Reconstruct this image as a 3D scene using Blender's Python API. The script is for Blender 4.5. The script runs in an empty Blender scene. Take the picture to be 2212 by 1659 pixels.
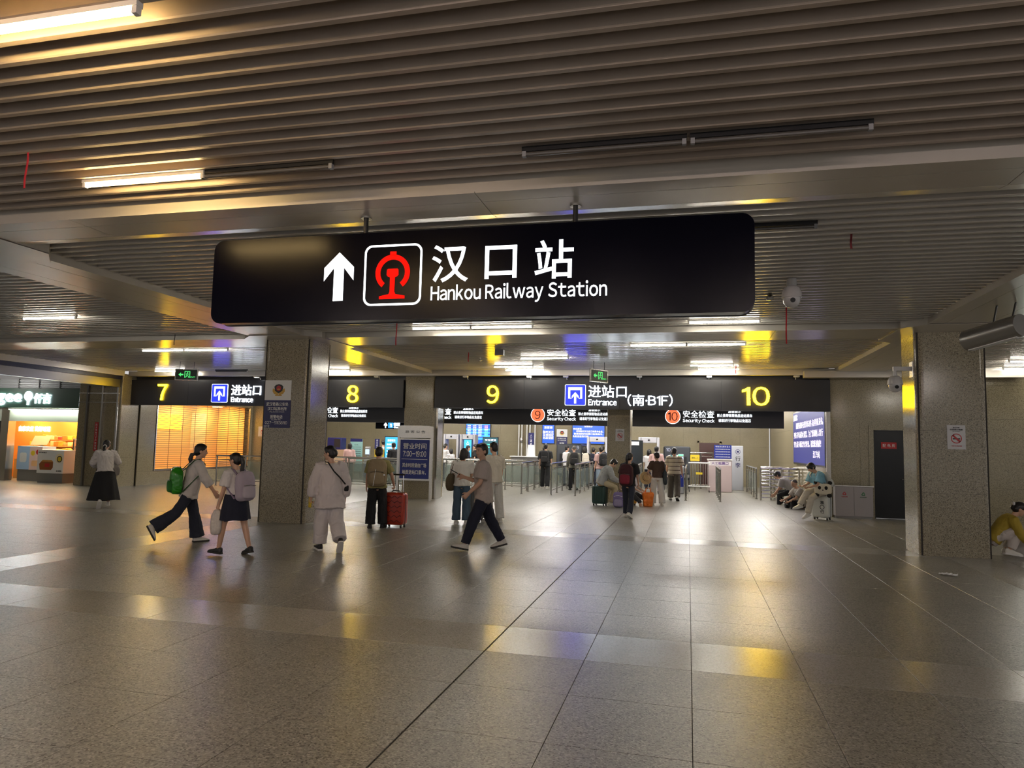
import bpy, math, random
import numpy as np
from mathutils import Vector, Matrix, noise as mnoise

random.seed(7)
SC = bpy.context.scene
COL = SC.collection
PI = math.pi

# ---------------------------------------------------------------- camera, world, exposure
cam_data = bpy.data.cameras.new('camera')
cam = bpy.data.objects.new('camera', cam_data)
COL.objects.link(cam)
cam_data.sensor_width = 36.0
cam_data.lens = 36.0 * 1536.17 / 2212.0
cam_data.clip_start = 0.05
cam_data.clip_end = 300
CAM_H = 1.65
cam.matrix_world = Matrix(((0.97067, -0.00143, 0.24035, 0.0),
                           (0.23934, -0.08837, -0.96690, 0.0),
                           (0.02261, 0.99609, -0.08544, CAM_H),
                           (0, 0, 0, 1)))
SC.camera = cam

world = bpy.data.worlds.new('world')
SC.world = world
world.use_nodes = True
world.node_tree.nodes['Background'].inputs[0].default_value = (0.95, 0.92, 0.90, 1)
world.node_tree.nodes['Background'].inputs[1].default_value = 0.27

SC.view_settings.view_transform = 'Standard'
SC.view_settings.look = 'None'
SC.view_settings.gamma = 1.0
SC.view_settings.exposure = 1.3
SC.view_settings.use_curve_mapping = False
try:
    SC.cycles.use_denoising = True
    SC.cycles.denoiser = 'OPENIMAGEDENOISE'
    SC.cycles.use_adaptive_sampling = True
    SC.cycles.adaptive_threshold = 0.06
    SC.cycles.max_bounces = 6
    SC.cycles.diffuse_bounces = 3
    SC.cycles.glossy_bounces = 3
    SC.cycles.transmission_bounces = 3
    SC.cycles.transparent_max_bounces = 8
    SC.cycles.sample_clamp_indirect = 6.0
    SC.cycles.filter_width = 1.1
    SC.cycles.caustics_reflective = False
    SC.cycles.caustics_refractive = False
except Exception:
    pass

TUBE_WARM = ((1.0, 0.68, 0.28), 44.0)     # the old yellow tubes near the camera
TUBE_MID = ((1.0, 0.95, 0.82), 21.0)      # tubes before the entrances
TUBE_HALL = ((1.0, 0.96, 0.90), 56.0)     # white tubes of the security hall
SHOP_LAMP = ((1.0, 0.78, 0.50), 30.0)

# ---------------------------------------------------------------- materials
MATS = {}
def _bsdf(m):
    return m.node_tree.nodes['Principled BSDF']
def M(name, col=(0.5, 0.5, 0.5), rough=0.5, metal=0.0, emit=None, es=0.0, spec=None, alpha=None, trans=0.0, var=0.0, vscale=30.0, bump=0.0, bscale=200.0, coat=0.0):
    if name in MATS:
        return MATS[name]
    m = bpy.data.materials.new(name)
    m.use_nodes = True
    nt = m.node_tree
    b = _bsdf(m)
    c = (col[0], col[1], col[2], 1)
    b.inputs['Base Color'].default_value = c
    b.inputs['Roughness'].default_value = rough
    b.inputs['Metallic'].default_value = metal
    if spec is not None:
        b.inputs['Specular IOR Level'].default_value = spec
    if coat:
        b.inputs['Coat Weight'].default_value = coat
        b.inputs['Coat Roughness'].default_value = 0.08
    if emit is not None:
        b.inputs['Emission Color'].default_value = (emit[0], emit[1], emit[2], 1)
        b.inputs['Emission Strength'].default_value = es
    if trans:
        b.inputs['Transmission Weight'].default_value = trans
    if alpha is not None:
        b.inputs['Alpha'].default_value = alpha
    if var or bump:
        tc = nt.nodes.new('ShaderNodeTexCoord')
    if var:
        n = nt.nodes.new('ShaderNodeTexNoise')
        n.inputs['Scale'].default_value = vscale
        n.inputs['Detail'].default_value = 4
        nt.links.new(tc.outputs['Object'], n.inputs['Vector'])
        r = nt.nodes.new('ShaderNodeMix'); r.data_type = 'RGBA'
        r.inputs[6].default_value = (col[0]*(1-var), col[1]*(1-var), col[2]*(1-var), 1)
        r.inputs[7].default_value = (min(1, col[0]*(1+var)), min(1, col[1]*(1+var)), min(1, col[2]*(1+var)), 1)
        nt.links.new(n.outputs['Fac'], r.inputs[0])
        nt.links.new(r.outputs[2], b.inputs['Base Color'])
    if bump:
        n2 = nt.nodes.new('ShaderNodeTexNoise')
        n2.inputs['Scale'].default_value = bscale
        nt.links.new(tc.outputs['Object'], n2.inputs['Vector'])
        bp = nt.nodes.new('ShaderNodeBump')
        bp.inputs['Strength'].default_value = bump
        bp.inputs['Distance'].default_value = 0.01
        nt.links.new(n2.outputs['Fac'], bp.inputs['Height'])
        nt.links.new(bp.outputs[0], b.inputs['Normal'])
    MATS[name] = m
    return m

def granite(name, c1, c2, c3, scale, rough, bump=0.0, big=0.12, coat=0.0, spec=0.5):
    """speckled stone in world coordinates: dark and pale grains plus slow cloudy variation"""
    m = bpy.data.materials.new(name); m.use_nodes = True
    nt = m.node_tree; b = _bsdf(m); L = nt.links.new
    geo = nt.nodes.new('ShaderNodeNewGeometry')
    v = nt.nodes.new('ShaderNodeTexVoronoi'); v.inputs['Scale'].default_value = scale
    L(geo.outputs['Position'], v.inputs['Vector'])
    sep = nt.nodes.new('ShaderNodeSeparateColor'); L(v.outputs['Color'], sep.inputs[0])
    cr = nt.nodes.new('ShaderNodeValToRGB')
    e = cr.color_ramp.elements
    e[0].position = 0.0; e[0].color = (*c1, 1)
    e[1].position = 1.0; e[1].color = (*c3, 1)
    k = cr.color_ramp.elements.new(0.3); k.color = (*c2, 1)
    k = cr.color_ramp.elements.new(0.72); k.color = (*[x*1.15 for x in c2], 1)
    L(sep.outputs[0], cr.inputs[0])
    n = nt.nodes.new('ShaderNodeTexNoise'); n.inputs['Scale'].default_value = 1.3; n.inputs['Detail'].default_value = 5
    L(geo.outputs['Position'], n.inputs['Vector'])
    mp = nt.nodes.new('ShaderNodeMapRange'); mp.inputs[3].default_value = 1-big; mp.inputs[4].default_value = 1+big
    L(n.outputs['Fac'], mp.inputs[0])
    mul = nt.nodes.new('ShaderNodeVectorMath'); mul.operation = 'SCALE'
    L(cr.outputs[0], mul.inputs[0]); L(mp.outputs[0], mul.inputs[3])
    L(mul.outputs[0], b.inputs['Base Color'])
    n3 = nt.nodes.new('ShaderNodeTexNoise'); n3.inputs['Scale'].default_value = 0.9; n3.inputs['Detail'].default_value = 6
    L(geo.outputs['Position'], n3.inputs['Vector'])
    mr = nt.nodes.new('ShaderNodeMapRange'); mr.inputs[3].default_value = rough*0.96; mr.inputs[4].default_value = rough*1.04
    L(n3.outputs['Fac'], mr.inputs[0]); L(mr.outputs[0], b.inputs['Roughness'])
    b.inputs['Specular IOR Level'].default_value = spec
    if coat:
        b.inputs['Coat Weight'].default_value = coat; b.inputs['Coat Roughness'].default_value = 0.05
    if bump:
        n2 = nt.nodes.new('ShaderNodeTexNoise'); n2.inputs['Scale'].default_value = 70; n2.inputs['Detail'].default_value = 3
        L(geo.outputs['Position'], n2.inputs['Vector'])
        bp = nt.nodes.new('ShaderNodeBump'); bp.inputs['Strength'].default_value = bump; bp.inputs['Distance'].default_value = 0.004
        L(n2.outputs['Fac'], bp.inputs['Height']); L(bp.outputs[0], b.inputs['Normal'])
    MATS[name] = m
    return m

FLOOR_MAT = granite('floor_granite', (0.075, 0.070, 0.055), (0.258, 0.245, 0.21), (0.46, 0.445, 0.395), 95, 0.33, bump=0.40, spec=0.85)
STRIP_MAT = granite('floor_polished_strip', (0.25, 0.235, 0.205), (0.36, 0.34, 0.30), (0.46, 0.44, 0.39), 110, 0.25, spec=0.7)
COLUMN_MAT = granite('column_granite', (0.065, 0.052, 0.03), (0.27, 0.23, 0.155), (0.43, 0.385, 0.285), 110, 0.17)
WALL_MAT = granite('wall_granite', (0.15, 0.12, 0.072), (0.29, 0.245, 0.152), (0.40, 0.345, 0.235), 100, 0.14)
MARBLE_MAT = granite('hall_marble', (0.21, 0.18, 0.115), (0.27, 0.23, 0.148), (0.32, 0.275, 0.185), 130, 0.16, big=0.16)
GROUT = M('floor_joint', (0.035, 0.03, 0.026), 0.8)
SLAT_MAT = M('ceiling_slat_paint', (0.68, 0.645, 0.59), 0.20, 0.22, var=0.08, vscale=2.0, spec=0.9)
SLATN_MAT = M('near_slat_paint', (0.42, 0.35, 0.29), 0.45, 0.15, var=0.16, vscale=3.0, bump=0.04, bscale=90)  # slats nearest the camera, darker and rougher than the far ones
PANEL_MAT = M('ceiling_panel_paint', (0.62, 0.575, 0.51), 0.26, 0.25, var=0.06, vscale=1.5)
DECK_MAT = M('ceiling_void', (0.12, 0.105, 0.09), 0.9)
STEEL = M('brushed_steel', (0.55, 0.53, 0.50), 0.26, 0.95, var=0.05)
STEEL_D = M('dark_steel', (0.20, 0.19, 0.18), 0.35, 0.9)
CHROME = M('polished_steel', (0.72, 0.71, 0.70), 0.14, 1.0)
BLACKSIGN = M('sign_black_gloss', (0.0008, 0.0008, 0.005), 0.24, 0.0, spec=0.10)
CHARCOAL = M('sign_charcoal', (0.022, 0.022, 0.027), 0.35)
WHITE_LIT = M('letter_white_lit', (0.9, 0.9, 0.9), 0.4, emit=(0.86, 0.95, 1.0), es=0.62)
WHITE_LIT2 = M('letter_white_lit_bright', (0.9, 0.9, 0.9), 0.4, emit=(0.80, 0.90, 1.0), es=8.0)
WHITE_SIDE = M('letter_side_white_lit', (0.9, 0.9, 0.9), 0.4, emit=(0.80, 0.90, 1.0), es=1.6)
YEL_SIDE = M('numeral_side_yellow_lit', (0.9, 0.8, 0.02), 0.4, emit=(1.0, 0.64, 0.004), es=5.0)
WHITE_LIT3 = M('letter_white_lit_small', (0.9, 0.9, 0.9), 0.4, emit=(0.86, 0.93, 1.0), es=1.3)
RED_LIT = M('emblem_red_lit', (0.05, 0.0, 0.0), 0.6, emit=(1.0, 0.004, 0.001), es=0.6, spec=0.1)
YEL_LIT = M('numeral_yellow_lit', (0.9, 0.8, 0.02), 0.4, emit=(1.0, 0.60, 0.003), es=28.0)
BLUE_LIT = M('icon_blue_lit', (0.0, 0.0, 0.1), 0.4, emit=(0.003, 0.006, 0.9), es=4.0)
ORANGE_LIT = M('disc_orange_lit', (0.8, 0.2, 0.1), 0.4, emit=(1.0, 0.16, 0.06), es=0.55)
SCREEN_BLUE = M('screen_blue', (0.01, 0.05, 0.3), 0.3, emit=(0.012, 0.11, 0.85), es=0.45)
SCREEN_CYAN = M('screen_cyan', (0.05, 0.3, 0.7), 0.3, emit=(0.03, 0.40, 1.0), es=0.45)
SCREEN_LED = M('screen_led_violet', (0.008, 0.008, 0.03), 0.6, spec=0.15, emit=(0.085, 0.09, 0.42), es=0.25)
GREEN_LIT = M('exit_green_lit', (0.05, 0.5, 0.1), 0.4, emit=(0.10, 0.9, 0.22), es=0.35)
PRINT_WHITE = M('print_white', (0.82, 0.82, 0.82), 0.5)
PRINT_BLACK = M('print_black', (0.02, 0.02, 0.022), 0.5)
PRINT_NAVY = M('print_navy', (0.012, 0.014, 0.10), 0.4)
PRINT_BLUE = M('print_blue', (0.008, 0.022, 0.22), 0.35)
PRINT_RED = M('print_red', (0.50, 0.02, 0.025), 0.45)
PRINT_GOLD = M('print_gold', (0.62, 0.36, 0.05), 0.4)
PRINT_GREY = M('print_grey', (0.45, 0.44, 0.43), 0.5)
PRINT_YELLOW = M('print_yellow', (0.75, 0.55, 0.03), 0.5)
WHITE_PL = M('white_plastic', (0.72, 0.71, 0.69), 0.35)
GREY_PL = M('grey_plastic', (0.30, 0.30, 0.31), 0.4)
BLACK_PL = M('black_plastic', (0.015, 0.015, 0.016), 0.35)
RUBBER = M('rubber', (0.02, 0.02, 0.02), 0.7)
GLASS = M('rail_glass', (0.40, 0.47, 0.42), 0.03, alpha=0.34, spec=0.6)

# ---------------------------------------------------------------- mesh helpers
class MB:
    def __init__(s):
        s.v = []; s.f = []
    def add(s, v, f):
        o = len(s.v); s.v += [tuple(p) for p in v]; s.f += [tuple(i+o for i in q) for q in f]
        return s
    def box(s, x0, x1, y0, y1, z0, z1):
        if x0 > x1: x0, x1 = x1, x0
        if y0 > y1: y0, y1 = y1, y0
        if z0 > z1: z0, z1 = z1, z0
        return s.add([(x0,y0,z0),(x1,y0,z0),(x1,y1,z0),(x0,y1,z0),(x0,y0,z1),(x1,y0,z1),(x1,y1,z1),(x0,y1,z1)],
                     [(0,3,2,1),(4,5,6,7),(0,1,5,4),(1,2,6,5),(2,3,7,6),(3,0,4,7)])
    def bevbox(s, x0, x1, y0, y1, z0, z1, b):
        """box whose four vertical edges and top/bottom rims are chamfered by b"""
        def ring(z, k):
            return [(x0+b*k+b*(1-k)*0+(b if False else 0), y0, z)]
        P = []
        for z, i in ((z0, b), (z0+b, 0), (z1-b, 0), (z1, b)):
            P.append([(x0+b, y0+i, z), (x1-b, y0+i, z), (x1-i, y0+b, z), (x1-i, y1-b, z), (x1-b, y1-i, z), (x0+b, y1-i, z), (x0+i, y1-b, z), (x0+i, y0+b, z)])
        return s.loft(P)
    def loft(s, rings, cap=True, closed=True):
        n = len(rings[0]); v = [p for r in rings for p in r]; f = []
        for i in range(len(rings)-1):
            for j in range(n if closed else n-1):
                a = i*n+j; b2 = i*n+(j+1) % n
                f.append((a, b2, b2+n, a+n))
        if cap:
            f.append(tuple(range(n-1, -1, -1))); k = (len(rings)-1)*n
            f.append(tuple(range(k, k+n)))
        return s.add(v, f)
    def tube(s, pts, rad, n=8, right=None, round_ends=False):
        """swept tube; rad is a number, or a list of numbers / (rx, ry) pairs"""
        P = [Vector(p) for p in pts]
        if not isinstance(rad, (list, tuple)): rad = [rad]*len(P)
        R = [(r, r) if not isinstance(r, (list, tuple)) else r for r in rad]
        if round_ends:
            a = (P[0]-P[1]).normalized(); b = (P[-1]-P[-2]).normalized()
            r0 = min(R[0]); r1 = min(R[-1])
            P = [P[0]+a*r0*0.85, P[0]+a*r0*0.5] + P + [P[-1]+b*r1*0.5, P[-1]+b*r1*0.85]
            R = [(R[0][0]*0.45, R[0][1]*0.45), (R[0][0]*0.85, R[0][1]*0.85)] + R + [(R[-1][0]*0.85, R[-1][1]*0.85), (R[-1][0]*0.45, R[-1][1]*0.45)]
        ref = Vector(right) if right is not None else None
        rings = []; prev = None
        for i, p in enumerate(P):
            d = (P[min(i+1, len(P)-1)]-P[max(i-1, 0)])
            d = d.normalized() if d.length > 1e-9 else Vector((0, 0, 1))
            x = ref if ref is not None else prev
            if x is None:
                x = Vector((1, 0, 0)) if abs(d.x) < 0.9 else Vector((0, 1, 0))
            x = x-d*x.dot(d)
            if x.length < 1e-6:
                x = d.orthogonal()
            x.normalize(); y = d.cross(x); prev = x
            rings.append([tuple(p+x*(R[i][0]*math.cos(2*PI*k/n))+y*(R[i][1]*math.sin(2*PI*k/n))) for k in range(n)])
        return s.loft(rings)
    def ell(s, c, r, n=12, m=8, rot=None):
        rings = []
        c = Vector(c)
        for i in range(m+1):
            t = PI*(i+0.0)/m
            t = min(max(t, 0.06), PI-0.06)
            ring = []
            for j in range(n):
                p = Vector((r[0]*math.sin(t)*math.cos(2*PI*j/n), r[1]*math.sin(t)*math.sin(2*PI*j/n), -r[2]*math.cos(t)))
                if rot is not None: p = rot @ p
                ring.append(tuple(c+p))
            rings.append(ring)
        return s.loft(rings)
    def superbox(s, c, h, e=0.35, n=20, m=12, rot=None):
        """rounded box: superellipsoid with half sizes h"""
        def sg(x, p): return math.copysign(abs(x)**p, x)
        rings = []; c = Vector(c)
        for i in range(m+1):
            t = -PI/2+PI*i/m
            t = min(max(t, -PI/2+0.02), PI/2-0.02)
            ring = []
            for j in range(n):
                a = 2*PI*(j+0.5)/n
                p = Vector((h[0]*sg(math.cos(t), e)*sg(math.cos(a), e), h[1]*sg(math.cos(t), e)*sg(math.sin(a), e), h[2]*sg(math.sin(t), e)))
                if rot is not None: p = rot @ p
                ring.append(tuple(c+p))
            rings.append(ring)
        return s.loft(rings)
    def lathe(s, prof, n=20, c=(0, 0, 0), axis='z'):
        rings = []
        for r, z in prof:
            ring = []
            for k in range(n):
                a = 2*PI*k/n
                p = (r*math.cos(a), r*math.sin(a), z)
                if axis == 'y': p = (p[0], p[2], -p[1])
                if axis == 'x': p = (p[2], p[0], p[1])
                ring.append((c[0]+p[0], c[1]+p[1], c[2]+p[2]))
            rings.append(ring)
        return s.loft(rings)
    def prism(s, poly, fr, d0, d1):
        """polygon (a, b) in the frame fr = (origin, right, up), extruded along the normal from d0 to d1"""
        o, r, u = (Vector(x) for x in fr); n = r.cross(u)
        A = [tuple(o+r*a+u*b+n*d0) for a, b in poly]; B = [tuple(o+r*a+u*b+n*d1) for a, b in poly]
        return s.loft([A, B])
    def ringprism(s, outer, inner, fr, d0, d1):
        o, r, u = (Vector(x) for x in fr); n = r.cross(u); k = len(outer)
        def L(poly, d): return [tuple(o+r*a+u*b+n*d) for a, b in poly]
        v = L(outer, d0)+L(outer, d1)+L(inner, d0)+L(inner, d1); f = []
        for i in range(k):
            j = (i+1) % k
            f += [(i, j, j+k, i+k), (2*k+j, 2*k+i, 3*k+i, 3*k+j), (i+k, j+k, 3*k+j, 3*k+i), (j, i, 2*k+i, 2*k+j)]
        return s.add(v, f)
    def mesh(s, name):
        me = bpy.data.meshes.new(name)
        me.from_pydata(s.v, [], s.f)
        me.validate(); me.update()
        return me
    def build(s, name, mat, parent=None, smooth=False, world=False, sharp=35):
        if world and parent is not None:
            o = parent.location
            s.v = [(p[0]-o[0], p[1]-o[1], p[2]-o[2]) for p in s.v]
        return link(name, s.mesh(name), mat, parent, smooth, sharp)

def link(name, me, mat, parent=None, smooth=False, sharp=35):
    if mat is not None and not me.materials:
        me.materials.append(mat)
    ob = bpy.data.objects.new(name, me)
    COL.objects.link(ob)
    if parent is not None:
        ob.parent = parent
    if smooth:
        me.polygons.foreach_set('use_smooth', [True]*len(me.polygons))
        if sharp:
            try: me.set_sharp_from_angle(angle=math.radians(sharp))
            except Exception: pass
    return ob

def tag(o, label, cat, group=None, kind=None):
    o['label'] = label
    if cat: o['category'] = cat
    if group: o['group'] = group
    if kind: o['kind'] = kind
    return o
def thing(name, label, cat, loc=(0, 0, 0), rotz=0.0, group=None):
    o = bpy.data.objects.new(name, None); COL.objects.link(o)
    o.empty_display_size = 0.1
    o.location = loc; o.rotation_euler = (0, 0, rotz)
    return tag(o, label, cat, group)
def struct(o, label=None):
    o['kind'] = 'structure'
    if label: o['label'] = label
    return o
def structure(name, label, loc=(0, 0, 0)):
    o = bpy.data.objects.new(name, None); COL.objects.link(o)
    o.location = loc
    return struct(o, label)
def copy_child(src, parent):
    c = src.copy(); COL.objects.link(c); c.parent = parent
    return c
def copy_tree(o, parent=None):
    c = o.copy(); COL.objects.link(c); c.parent = parent
    for ch in list(o.children):
        if ch != c: copy_tree(ch, c)
    return c

def rrect(w, h, r, n=6):
    """rounded rectangle centred on the origin"""
    P = []
    for cx, cy, a0 in ((w/2-r, h/2-r, 0), (-w/2+r, h/2-r, 90), (-w/2+r, -h/2+r, 180), (w/2-r, -h/2+r, 270)):
        for k in range(n+1):
            a = math.radians(a0+90*k/n); P.append((cx+r*math.cos(a), cy+r*math.sin(a)))
    return P
def circle(r, n=32, cx=0, cy=0):
    return [(cx+r*math.cos(2*PI*k/n), cy+r*math.sin(2*PI*k/n)) for k in range(n)]

# a scratch scene evaluates text and modifiers without touching the real one
TMP = bpy.data.scenes.new('scratch')
def evaluate(ob):
    TMP.collection.objects.link(ob)
    vl = TMP.view_layers[0]; vl.update()
    dg = vl.depsgraph
    me = bpy.data.meshes.new_from_object(ob.evaluated_get(dg), depsgraph=dg)
    TMP.collection.objects.unlink(ob)
    return me

FRONT = lambda x, y, z: ((x, y, z), (1, 0, 0), (0, 0, 1))      # a panel facing the camera (-y)
GLYPH = {}
def glyph(ch, bold):
    """one character as flat solid: (verts, faces); plain Latin is taken from the wide forms of the Han face"""
    key = (ch, round(bold, 4))
    if key not in GLYPH:
        c = chr(ord(ch)+0xFEE0) if 0x21 <= ord(ch) <= 0x7e else ch
        cu = bpy.data.curves.new('glyphs', 'FONT')
        cu.body = c; cu.size = 1.0; cu.resolution_u = 3
        cu.offset = bold; cu.extrude = 0.5; cu.fill_mode = 'BOTH'
        ob = bpy.data.objects.new('glyphs', cu)
        me = evaluate(ob)
        n = len(me.vertices); co = np.empty(n*3); me.vertices.foreach_get('co', co); co = co.reshape(-1, 3)
        faces = [tuple(p.vertices) for p in me.polygons]
        bpy.data.objects.remove(ob); bpy.data.curves.remove(cu); bpy.data.meshes.remove(me)
        GLYPH[key] = (co, faces)
    return GLYPH[key]
def ONE(bold):
    """a plain figure one: stem and flag, no foot"""
    t = 0.05+bold
    P = [(-t, 0.0-bold), (t, 0.0-bold), (t, 0.733+bold), (-t*0.35, 0.733+bold), (-0.10-t*0.4, 0.655), (-0.20-bold, 0.625), (-0.20-bold, 0.535-bold), (-t, 0.575)]
    n = len(P)
    co = np.array([(a, b, -0.5) for a, b in P]+[(a, b, 0.5) for a, b in P])
    return co, [tuple(range(n-1, -1, -1)), tuple(range(n, 2*n))]+[(i, (i+1) % n, (i+1) % n+n, i+n) for i in range(n)]
def txt(body, mat, parent, fr, box, name='lettering', bold=0.0, depth=0.004, lift=0.001, keep=True, spacing=1.0, side=None):
    """text fitted into box = (centre a, centre b, width, height) of the frame fr; the glyphs are flat solids"""
    cur = 0.0; C = []; faces = []; n = 0
    for ch in body:
        if ch == ' ':
            cur += 0.26; continue
        if ch == '1':
            co, f = ONE(bold)
        else:
            co, f = glyph(ch, bold)
        co = co.copy()
        if ord(ch) < 0x7f or ch == '·':
            lo = co[:, 0].min(); hi = co[:, 0].max()
            sb = 0.036*spacing if ch not in '.,:-' else 0.05
            co[:, 0] += cur-lo+sb; cur += hi-lo+2*sb
        else:
            co[:, 0] += cur; cur += 1.0
        C.append(co); faces += [tuple(i+n for i in q) for q in f]; n += len(co)
    co = np.concatenate(C)
    lo = co.min(0); hi = co.max(0)
    w, h = hi[0]-lo[0], hi[1]-lo[1]
    sx = box[2]/w; sy = box[3]/h
    if keep:
        sx = sy = min(sx, sy)
    o, r, u = (np.array(x, float) for x in fr); nrm = np.cross(r, u)
    A = (co[:, 0]-(lo[0]+hi[0])/2)*sx+box[0]; B = (co[:, 1]-(lo[1]+hi[1])/2)*sy+box[1]
    D = lift+(co[:, 2]+0.5)*depth
    P = o+A[:, None]*r+B[:, None]*u+D[:, None]*nrm
    if parent is not None and parent.get('_w'):
        P = P-np.array(parent.location)
    mb = MB(); mb.v = [tuple(p) for p in P]; mb.f = faces
    ob = mb.build(name, mat, parent)
    if side is not None:            # lit side walls of a channel letter
        ob.data.materials.append(side)
        z = co[:, 2]
        for p in ob.data.polygons:
            zz = [z[i] for i in p.vertices]
            if max(zz)-min(zz) > 0.5: p.material_index = 1
    return ob
def plate(name, fr, w, h, mat, parent, d0=0.0, d1=0.004, ca=0, cb=0, r=0.0, world=True):
    poly = rrect(w, h, r) if r else [(-w/2, -h/2), (w/2, -h/2), (w/2, h/2), (-w/2, h/2)]
    poly = [(a+ca, b+cb) for a, b in poly]
    return MB().prism(poly, fr, d0, d1).build(name, mat, parent, world=world)
def wthing(name, label, cat, loc, group=None):
    """a thing whose parts are written in world coordinates"""
    t = thing(name, label, cat, loc, 0, group); t['_w'] = 1
    return t

# ================================================================ THE SETTING
# ---------------------------------------------------------------- floor
TX0, TW = 0.027, 0.805
rows = [(-2.35+0.8*k) for k in range(0, 11)]            # ... 5.65
rows = [5.65-0.8*k for k in range(11, 0, -1)]+[5.65, 6.46]+[6.46+0.811*k for k in range(1, 9)]
rows += [13.66+0.8*k for k in range(0, 27)]
STRIPROWS = (5.65, rows[20])
floor = struct(MB().box(-27, 16, -3.2, 36, -0.08, -0.012).build('floor', GROUT), 'speckled granite slab floor of the concourse')
cm = cam.matrix_world.inverted()
def inview(p):
    q = cm @ Vector(p)
    if q.z > -0.3: return False
    return abs(q.x/-q.z) < 0.76 and abs(q.y/-q.z) < 0.58
tiles = []
for i in range(len(rows)-1):
    y0, y1 = rows[i], rows[i+1]
    for k in range(-33, 20):
        x0 = TX0+TW*k; x1 = x0+TW
        xm = (x0+x1)/2; ym = (y0+y1)/2
        strip = abs(y0-5.65) < 0.01 or abs(y0-rows[20]) < 0.3 and 12.8 < y0 < 13.2 or (k == -11 or k == 5)
        vis = any(inview((a, b, 0)) for a in (x0, x1) for b in (y0, y1))
        tiles.append((vis, math.hypot(xm, ym), x0, x1, y0, y1, k, strip))
tiles.sort(key=lambda t: (not t[0], t[1]))
tile_me = {}
rest = {False: MB(), True: MB()}
for n, (vis, d, x0, x1, y0, y1, k, strip) in enumerate(tiles):
    g = 0.0016
    gl = 0.006 if k == -2 else g
    gr = 0.006 if k == -3 else g
    if vis and n < 300:
        key = (round(y1-y0, 3), k == -2, k == -3, strip)
        if key not in tile_me:
            mb = MB(); h = y1-y0; e = 0.0015
            a0, a1, b0, b1 = gl, TW-gr, g, h-g
            mb.loft([[(a0, b0, -0.014), (a1, b0, -0.014), (a1, b1, -0.014), (a0, b1, -0.014)],
                     [(a0, b0, -e), (a1, b0, -e), (a1, b1, -e), (a0, b1, -e)],
                     [(a0+e, b0+e, 0), (a1-e, b0+e, 0), (a1-e, b1-e, 0), (a0+e, b1-e, 0)]])
            tile_me[key] = mb.mesh('tile')
        o = link('tile', tile_me[key], STRIP_MAT if strip else FLOOR_MAT, floor)
        o.location = (x0, y0, 0)
    else:
        rest[strip].box(x0+gl, x1-gr, y0+g, y1-g, -0.014, 0.0)
for s, nm in ((False, 'distant_tiles'), (True, 'distant_strip_tiles')):
    o = rest[s].build(nm, STRIP_MAT if s else FLOOR_MAT, floor)
    o['kind'] = 'stuff'

# ---------------------------------------------------------------- ceiling: deck, slats, panelled beams
SOF, SLZ = 3.70, 3.79
deck = struct(MB().box(-27, 16, -3.2, 20.0, 4.15, 4.3).build('ceiling', DECK_MAT), 'slatted metal ceiling of the concourse')
BAYS = [(-18.0, -8.46), (-7.36, 3.70), (4.76, 14.5)]
PITCH = 0.178
def slat_mesh(x0, x1, w, h, nm):
    b = 0.008
    def R(x): return [(x, 0, 0.0), (x, b, -0.0), (x, b, 0)]
    prof = [(b, 0), (w-b, 0), (w, b), (w, h), (0, h), (0, b)]
    return MB().loft([[(x0, p, q) for p, q in prof], [(x1, p, q) for p, q in prof]]).mesh(nm)
def slats(y0, y1, bay, mat, w=0.053, h=0.125):
    n = int((y1-y0)/PITCH); off = (y1-y0-n*PITCH)/2
    me = slat_mesh(bay[0], bay[1], w, h, 'slat')
    for i in range(n):
        o = link('slat', me, mat, deck)
        o.location = (0, y0+off+i*PITCH+(PITCH-w)/2, SLZ+random.uniform(-0.0015, 0.0015))
slats(0.55, 5.38, BAYS[1], SLATN_MAT)
for b in BAYS:
    slats(6.20, 12.72, b, SLAT_MAT)
    slats(13.90, 19.70, b, SLAT_MAT)
for b in (BAYS[0], BAYS[2]):
    MB().box(b[0], b[1], -3.0, 5.4, SLZ, SLZ+0.05).build('plain_panel', PANEL_MAT, deck)
MB().box(BAYS[1][0], BAYS[1][1], -3.0, 0.5, SLZ, SLZ+0.05).build('plain_panel', PANEL_MAT, deck)

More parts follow.
